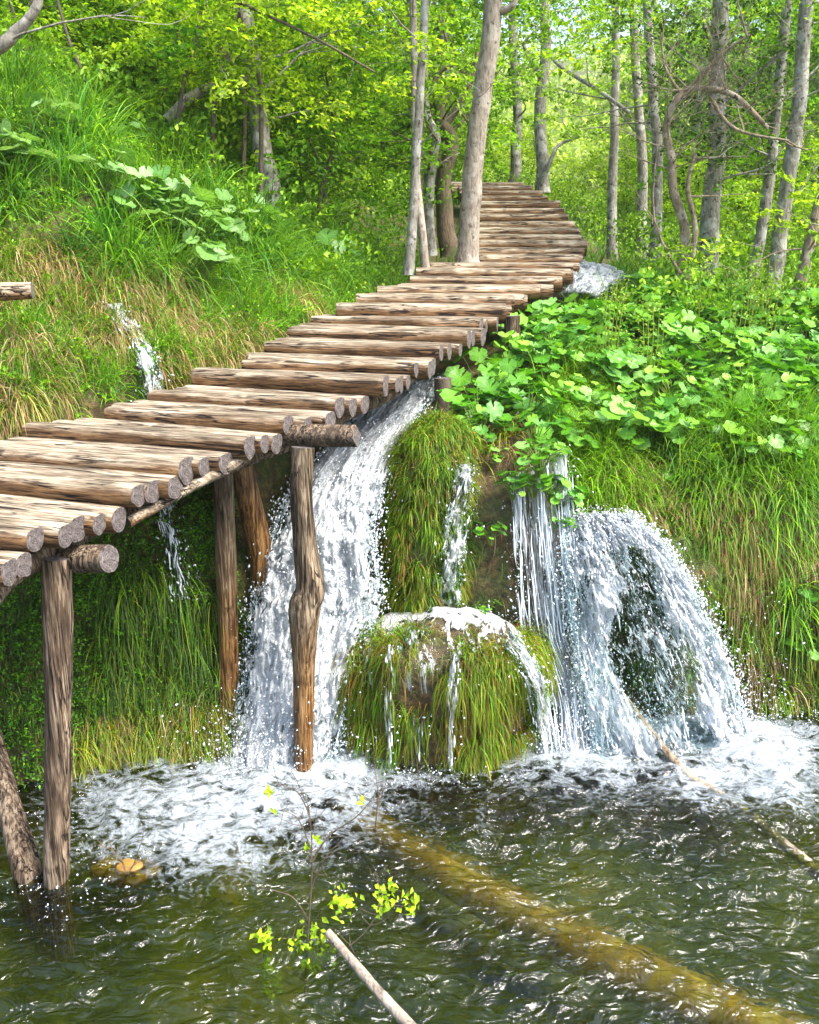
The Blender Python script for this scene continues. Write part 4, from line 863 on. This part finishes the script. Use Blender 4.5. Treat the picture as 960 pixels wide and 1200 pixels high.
# ------------------------------------------------------------------ trees
def grow(B, base, d, L, r, depth, tips, seed_=None, wander=.25, sides=6, up=.1):
    n = 8; P = [np.array(base, float)]; dd = unit(np.array(d, float))
    for k in range(n-1):
        dd = unit(dd+rng.normal(size=3)*wander*.5+[0, 0, up*.3]); P.append(P[-1]+dd*L/(n-1))
    P = np.array(P); tube(B, P, np.linspace(r, r*.35, n), sides if depth > 0 else 4, cap=False)
    if depth <= 0: tips.append((P[-1], dd, P)); return
    for c in range(rng.integers(2, 5)):
        k = rng.integers(2, n); nd_ = unit(dd+rng.normal(size=3)*.8); grow(B, P[k], nd_, L*rng.uniform(.45, .75), r*.5*(1-.06*k), depth-1, tips, wander=wander, up=up)
def crown_sprays(buf, C_, rad, n, per, L, size, cols, gaps=.0, seed=1, low=-1):
    """sprays spread through an uneven ellipsoid; noise opens gaps"""
    P = rng.normal(size=(n*3, 3)); P = unit(P)*(rng.random((n*3, 1))**.45); P = P[P[:, 2] > low]
    keep = fbm(P*1.9+seed*3.3, 3, seed) > gaps-.12; P = P[keep][:n]; Q = P*np.array(rad)+np.array(C_)
    D = P*np.array([1, 1, .2])+rng.normal(size=P.shape)*.4; sprays(buf, Q, D, per, L, size, cols, flat=.45, droop=.25); return Q
def tree(name, label, pts, r0, r1, bark, crown=None, branches=0, group=None, extra=None, wob=.08, cat='tree', cols=TREEG, lsize=.07, bl=1.3, bdepth=1):
    r0, r1 = r0*.86, r1*.86; base = np.array(pts[0]); e = empty(name, base); tag(e, label, cat, group); B = Buf(); P = path(np.array(pts)-base, 60)
    tt = np.linspace(0, 1, 60); rad = r0+(r1-r0)*tt+r0*.35*np.exp(-tt*14); P = P+np.stack([fbm(np.stack([tt*6, 0*tt+r0*99, 0*tt], -1), 3, 5), 0*tt, 0*tt], -1)*r0*.5
    tube(B, P, rad, 14, wob=wob, seed=random.randint(0, 99)); tips = []
    for k in range(branches):
        i = random.randint(22, 58); a = random.uniform(0, 6.28); grow(B, P[i], [math.cos(a), math.sin(a)*.8, random.uniform(.0, .8)], bl*random.uniform(.5, 1.1), min(.022, rad[i]*random.uniform(.14, .26)), bdepth, tips)
    for ex in (extra or []):
        q = path(np.array(ex[0])-base, 16); tube(B, q, np.linspace(ex[1], ex[2], 16), 8, wob=.1, cap=True)
        if len(ex) > 3:
            for _ in range(ex[3]): i = random.randint(4, 15); grow(B, q[i], rng.normal(size=3)+[0, 0, .2], bl*random.uniform(.3, .8), ex[1]*.4, 1, tips)
    B.obj('trunk', M[bark], e)
    Lb = Buf()
    if tips and crown != 'none':
        T_ = np.array([t[0] for t in tips]); Dd = np.array([t[1] for t in tips]); T2 = np.concatenate([T_, np.array([t[2][4] for t in tips])]); Dd = np.concatenate([Dd, Dd+rng.normal(size=Dd.shape)*.5])
        sprays(Lb, T2, Dd*[1, 1, .4], 40, .42, lsize, cols)
    if crown and crown != 'none':
        for (C_, rad_, n) in crown: crown_sprays(Lb, np.array(C_)-base, rad_, n, 34, .5, lsize, cols, seed=random.randint(1, 50))
    if Lb.n: Lb.obj('crown', M['leaf'], e)
    return e
def gz(px, Y): # ground point under a pixel column at depth Y
    x = at(px, 300, Y)[0]; return np.array([x, Y, ground_z(x, Y)-.1])
def T(px, py, Y): return at(px, py, Y)
random.seed(3)
tree('bare_tree', 'smooth pale bare trunk growing right against the boardwalk edge with a snapped branch on top', [T(547, 312, 10.75), T(549, 270, 10.75), T(556, 190, 10.7), T(567, 100, 10.65), T(575, 20, 10.6), T(581, -80, 10.6), T(590, -220, 10.6)], .135, .10, 'bark_bare', 'none', 0, extra=[([T(578, 12, 10.6), T(592, 12, 10.55), T(603, 3, 10.5), T(606, -18, 10.5)], .05, .02)])
tree('slim_tree', 'slim grey-green trunk leaning right, left of the bare trunk', [T(480, 322, 10.2), T(484, 240, 10.2), T(490, 160, 10.2), T(495, 60, 10.2), T(500, -60, 10.2), T(506, -200, 10.2)], .058, .045, 'bark_grey', [(T(500, -150, 10.2), (1.3, 1.2, .8), 40)], 5)
tree('slim_tree', 'pale slim trunk crossing behind the leaning grey-green one', [T(500, 322, 10.5), T(494, 270, 10.5), T(488, 200, 10.6), T(486, 110, 10.7), T(484, 10, 10.8), T(480, -150, 11)], .055, .04, 'bark_bare', [(T(480, -120, 11), (1.3, 1.2, .8), 40)], 5)
tree('gnarled_tree', 'gnarled mossy trunk with spreading twisted limbs between the slim trunks and the bare trunk', [T(528, 300, 12.2), T(522, 260, 12.2), T(520, 215, 12.2), T(528, 170, 12.2), T(515, 135, 12.2), T(520, 105, 12.2)], .14, .07, 'bark_moss', [(T(520, 60, 12.5), (1.2, 1, .8), 34)], 4,
     extra=[([T(520, 150, 12.2), T(540, 120, 12.2), T(552, 95, 12.3), T(560, 60, 12.4)], .05, .02, 2), ([T(518, 140, 12.2), T(508, 105, 12.2), T(520, 80, 12.2), T(545, 75, 12.2)], .045, .018, 2), ([T(522, 165, 12.2), T(505, 140, 12.2), T(502, 100, 12.3)], .04, .015, 1)])
tree('gnarled_tree', 'thin crooked trunk just left of the mossy gnarled one', [T(505, 300, 11.8), T(502, 240, 11.8), T(508, 190, 11.8), T(512, 160, 11.8), T(500, 130, 11.9), T(498, 60, 12)], .075, .045, 'bark_grey', None, 3)
tree('birch_tree', 'tall grey trunk standing at the far end of the boardwalk with dark limbs', [T(636, 226, 17.2), T(634, 180, 17.2), T(633, 120, 17.2), T(638, 70, 17.2), T(640, 20, 17.2), T(638, -90, 17.2)], .13, .09, 'bark_grey', [(T(660, -20, 17.5), (2.2, 1.8, 1.2), 70)], 6,
     extra=[([T(634, 90, 17.2), T(622, 70, 17.2), T(612, 50, 17.2)], .06, .02, 1), ([T(642, 62, 17.1), T(660, 80, 16), T(700, 105, 15), T(738, 132, 14.5)], .03, .03, 2), ([T(634, 215, 17.1), T(645, 190, 17), T(655, 170, 17), T(680, 160, 17)], .05, .02, 1)])
tree('birch_tree', 'white-barked slender trunk left of the tall grey one beyond the boardwalk end', [T(602, 222, 19.5), T(604, 180, 19.5), T(606, 130, 19.6), T(602, 60, 19.7), T(604, -40, 20)], .13, .08, 'bark_grey', [(T(600, -10, 20), (2, 1.8, 1.2), 60)], 4)
for k, (x0, Y, x1, r0, lb) in enumerate([(718, 15, 722, .09, 'slender straight pale trunk right of the far boardwalk bend'), (752, 15.5, 742, .10, 'slender trunk leaning left next to the straight pale one'), (770, 13, 760, .09, 'dim trunk just left of the dead gnarled tree')]):
    b0 = gz(x0, Y); tree('slim_tree', lb, [b0, T(x0, 200, Y), T((x0+x1)/2, 120, Y), T(x1, 20, Y), T(x1, -120, Y)], r0, r0*.6, 'bark_grey', [(T(x1, -30, Y), (2, 1.7, 1.1), 50)], 5)
b0 = gz(806, 10.6)
tree('dead_tree', 'dead crooked tree with shaggy peeling bark and a tangle of bare twigs arching right', [b0, T(797, 320, 10.6), T(802, 270, 10.6), T(790, 225, 10.6), T(788, 185, 10.6), T(782, 150, 10.6), T(793, 120, 10.5), T(812, 104, 10.5), T(860, 112, 10.4), T(900, 150, 10.3)], (.07), .028, 'bark_twig', 'none', 42, bl=.9, bdepth=3,
     extra=[([T(805, 108, 10.5), T(830, 80, 10.4), T(850, 60, 10.3), T(880, 40, 10.2)], .03, .01, 4), ([T(800, 112, 10.5), T(780, 80, 10.5), T(775, 40, 10.5)], .02, .008, 3), ([T(830, 108, 10.5), T(860, 150, 10.3), T(925, 165, 10.1)], .025, .01, 4), ([T(806, 330, 10.5), T(815, 270, 10.5), T(806, 220, 10.5), T(815, 180, 10.5)], .035, .02, 3), ([T(797, 320, 10.4), T(770, 270, 10.4), T(765, 220, 10.4)], .02, .008, 3)])
b0 = gz(829, 11.4)
tree('ivy_tree', 'thick pale spotted trunk rising into a dark bushy ivy-covered top', [b0, T(830, 300, 11.4), T(834, 240, 11.4), T(838, 190, 11.4), T(842, 100, 11.4), T(845, -30, 11.4)], .135, .10, 'bark_grey', [(T(850, 60, 11.4), (.6, .6, .95), 70), (T(845, 140, 11.4), (.35, .35, .5), 22)], 5, cols=[(.05, .10, .012), (.09, .16, .015), (.14, .24, .02), (.04, .07, .01)], lsize=.06)
b0 = gz(880, 11.6); tree('birch_tree', 'leaning grey trunk in the middle of the right-hand trio', [b0, T(888, 290, 11.6), T(900, 220, 11.6), T(908, 150, 11.6), T(918, 60, 11.6), T(930, -60, 11.6)], .085, .06, 'bark_grey', [(T(930, -30, 12), (1.8, 1.5, .9), 60)], 5)
b0 = gz(903, 10.8); tree('birch_tree', 'sturdy pale lichen-spotted trunk leaning right near the right edge', [b0, T(908, 310, 10.8), T(918, 240, 10.8), T(930, 160, 10.8), T(940, 60, 10.8), T(950, -80, 10.8)], .105, .08, 'bark_grey', [(T(965, -40, 11), (1.6, 1.5, .9), 60)], 6)
b0 = gz(932, 10.2); tree('dead_tree', 'short broken brown trunk leaning out at the right edge', [b0, T(938, 330, 10.2), T(950, 280, 10.2), T(962, 230, 10.2), T(975, 170, 10.2)], .085, .05, 'bark_twig', None, 4)
b0 = gz(315, 10.5); tree('birch_tree', 'stout pale trunk with dark scars rising through the leaves on the left slope', [b0, T(313, 210, 10.5), T(305, 165, 10.5), T(298, 110, 10.5), T(290, 30, 10.5), T(285, -80, 10.5)], .13, .10, 'bark_grey', [(T(290, 60, 11.0), (1.5, 1.0, .8), 90), (T(292, 85, 10.1), (.75, .35, .5), 34)], 8,
     extra=[([T(296, 90, 10.5), T(270, 100, 10.4), T(230, 110, 10.3), T(195, 140, 10.2)], .07, .05, 1)])
b0, _ = terrain_at(388, 286); b0 = b0-[0, 0, .03]; Yb = b0[1]
tree('crooked_sapling', 'thin crooked silver sapling with bent stem above the boardwalk', [b0, T(378, 255, Yb), T(381, 225, Yb), T(374, 190, Yb), T(360, 155, Yb), T(375, 130, Yb), T(386, 60, Yb)], .032, .012, 'bark_bare', [(T(390, 120, Yb), (.75, .6, .6), 30)], 8, bl=.7, cat='sapling', lsize=.055,
     extra=[([T(360, 155, Yb), T(350, 135, Yb), T(340, 110, Yb)], .014, .006, 2), ([T(380, 215, Yb), T(400, 195, Yb), T(425, 180, Yb)], .01, .005, 2)])
tree('overhanging_branch', 'bare brown branch crossing the upper left corner', [T(-160, 130, 7.0), T(-60, 85, 6.9), T(0, 55, 6.8), T(18, 40, 6.8), T(36, 18, 6.8), T(50, -20, 6.8)], .07, .03, 'bark_grey', 'none', 2, cat='branch')
tree('overhanging_branch', 'long thin dark branch slanting across the leaves at upper left', [T(250, -10, 9.5), T(300, 12, 9.5), T(370, 45, 9.5), T(440, 85, 9.5)], .02, .01, 'bark_dark', None, 5, cat='branch', bl=.6)
tree('leaning_tree', 'dark leaning trunk crossing behind the leaves left of the stout pale trunk', [gz(195, 11.8), T(205, 140, 11.8), T(235, 95, 11.8), T(270, 40, 11.8), T(310, -60, 11.8)], .12, .09, 'bark_dark', [(T(250, 30, 11.4), (1.5, 1, .8), 70)], 6)
# thin hazel stems at upper left
for k in range(16):
    x = 30+k*18+random.uniform(-8, 8); Y = random.uniform(9.6, 12); b0 = gz(x, Y); lx = x+random.uniform(-60, 40)
    lb = 'thin bare hazel stem among the leaves on the upper left slope'
    tree('hazel_stem', lb, [b0, T(x, 110, Y), T((x+lx)/2, 50, Y), T(lx, -40, Y)], .03, .015, 'bark_dark', None, 3, group='hazel stems on the upper left slope', cat='sapling', bl=.8)
# background wood: copies of a few kinds
random.seed(11)
def bg_proto(kind):
    if kind == 'tall':
        return tree('forest_tree', 'leafy forest tree', [[0, 0, 0], [.05, 0, 2], [-.05, 0, 4], [.1, 0, 6], [.1, 0, 8]], .13, .06, 'bark_grey', [((0, 0, 5.2), (2.2, 2.0, 2.8), 170), ((0, 0, 2.6), (1.8, 1.6, 1.2), 50)], 12, bl=1.6, lsize=.11)
    if kind == 'bush':
        return tree('woodland_shrub', 'leafy shrub', [[0, 0, 0], [.1, 0, .7], [-.1, 0, 1.4], [.0, 0, 2.2]], .04, .015, 'bark_dark', [((0, 0, 1.2), (1.25, 1.1, 1.1), 150)], 8, bl=.8, lsize=.075, cat='shrub')
protos = [bg_proto('tall') for _ in range(3)]; bprotos = [bg_proto('bush') for _ in range(3)]
LT = 'one of the light green leafy trees in the sunlit wood behind'; LS = 'one of the leafy green bushes between the trunks behind the banks'
for q in protos: tag(q, LT, 'tree', 'leafy trees in the wood behind')
for q in bprotos: tag(q, LS, 'shrub', 'leafy bushes between the trunks')
cnt = 0
for k in range(400):
    Y = random.uniform(17, 58); x = random.uniform(-.52, .52)*Y*1.05
    if -.03 < (x/Y-.13) < .06 and Y < 22: continue
    if abs(x/Y-.105) < .065: continue
    q = protos[cnt] if cnt < 3 else copy_tree(protos[cnt % 3], (0, 0, 0)); q.location = (x, Y, ground_z(x, Y)-.2); q.rotation_euler[2] = random.random()*6; s_ = random.uniform(.8, 1.5); q.scale = (s_, s_, s_*random.uniform(.9, 1.2)); cnt += 1
    if cnt >= 48: break
cnt = 0
for k in range(600):
    Y = random.uniform(9.3, 24); x = random.uniform(-.5, .5)*Y; pxx = 480+1100*x/Y
    d, _z = deck_near(np.array(x), np.array(Y))
    if d < 1.6 or (Y < 17.5 and 480 < pxx < 700) or (pxx > 560 and Y < 12.6) or (pxx < 480 and Y < 11.2) or (pxx > 540 and Y > 12 and random.random() < .6): continue
    q = bprotos[cnt] if cnt < 3 else copy_tree(bprotos[cnt % 3], (0, 0, 0)); q.location = (x, Y, ground_z(x, Y)-.15); q.rotation_euler[2] = random.random()*6; s_ = random.uniform(.5, 1.25); q.scale = (s_,)*3; cnt += 1
    if cnt >= 75: break
# far wooded hillside; distance haze and glow put into its pale leaf colours
fw = Buf(); P, N = sample(5200, lambda C_, N_: ((C_[..., 1] > 45) & (C_[..., 1] < 225) & (np.abs(C_[..., 0]/C_[..., 1]) < .7))/np.maximum(C_[..., 1], 1)**1.2)
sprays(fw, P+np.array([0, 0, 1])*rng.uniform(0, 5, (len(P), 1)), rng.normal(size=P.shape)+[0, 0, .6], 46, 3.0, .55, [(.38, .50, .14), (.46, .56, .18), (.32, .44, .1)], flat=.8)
tag(fw.obj('far_woods', M['leaf']), 'pale green wooded hillside far behind the trees', 'woods', kind='stuff')

# ------------------------------------------------------------------ thin haze volume, added to pale and brighten the distance
hb = Buf(); x0, x1, y0, y1, z0, z1 = -260, 260, -70, 245, -8, 104
V = np.array([[x, y, z] for x in (x0, x1) for y in (y0, y1) for z in (z0, z1)]); hb.add(V, [[0, 1, 3, 2], [4, 6, 7, 5], [0, 4, 5, 1], [2, 3, 7, 6], [0, 2, 6, 4], [1, 5, 7, 3]])
m, nt, b = mat('haze'); nt.nodes.remove(b); pv = nd(nt, 'ShaderNodeVolumePrincipled', ins={'Color': (.93, .97, .88, 1), 'Density': .0008, 'Anisotropy': .3})
nt.links.new(pv.outputs[0], nt.nodes['Material Output'].inputs['Volume']); tag(hb.obj('haze', m, smooth=False), kind='stuff')
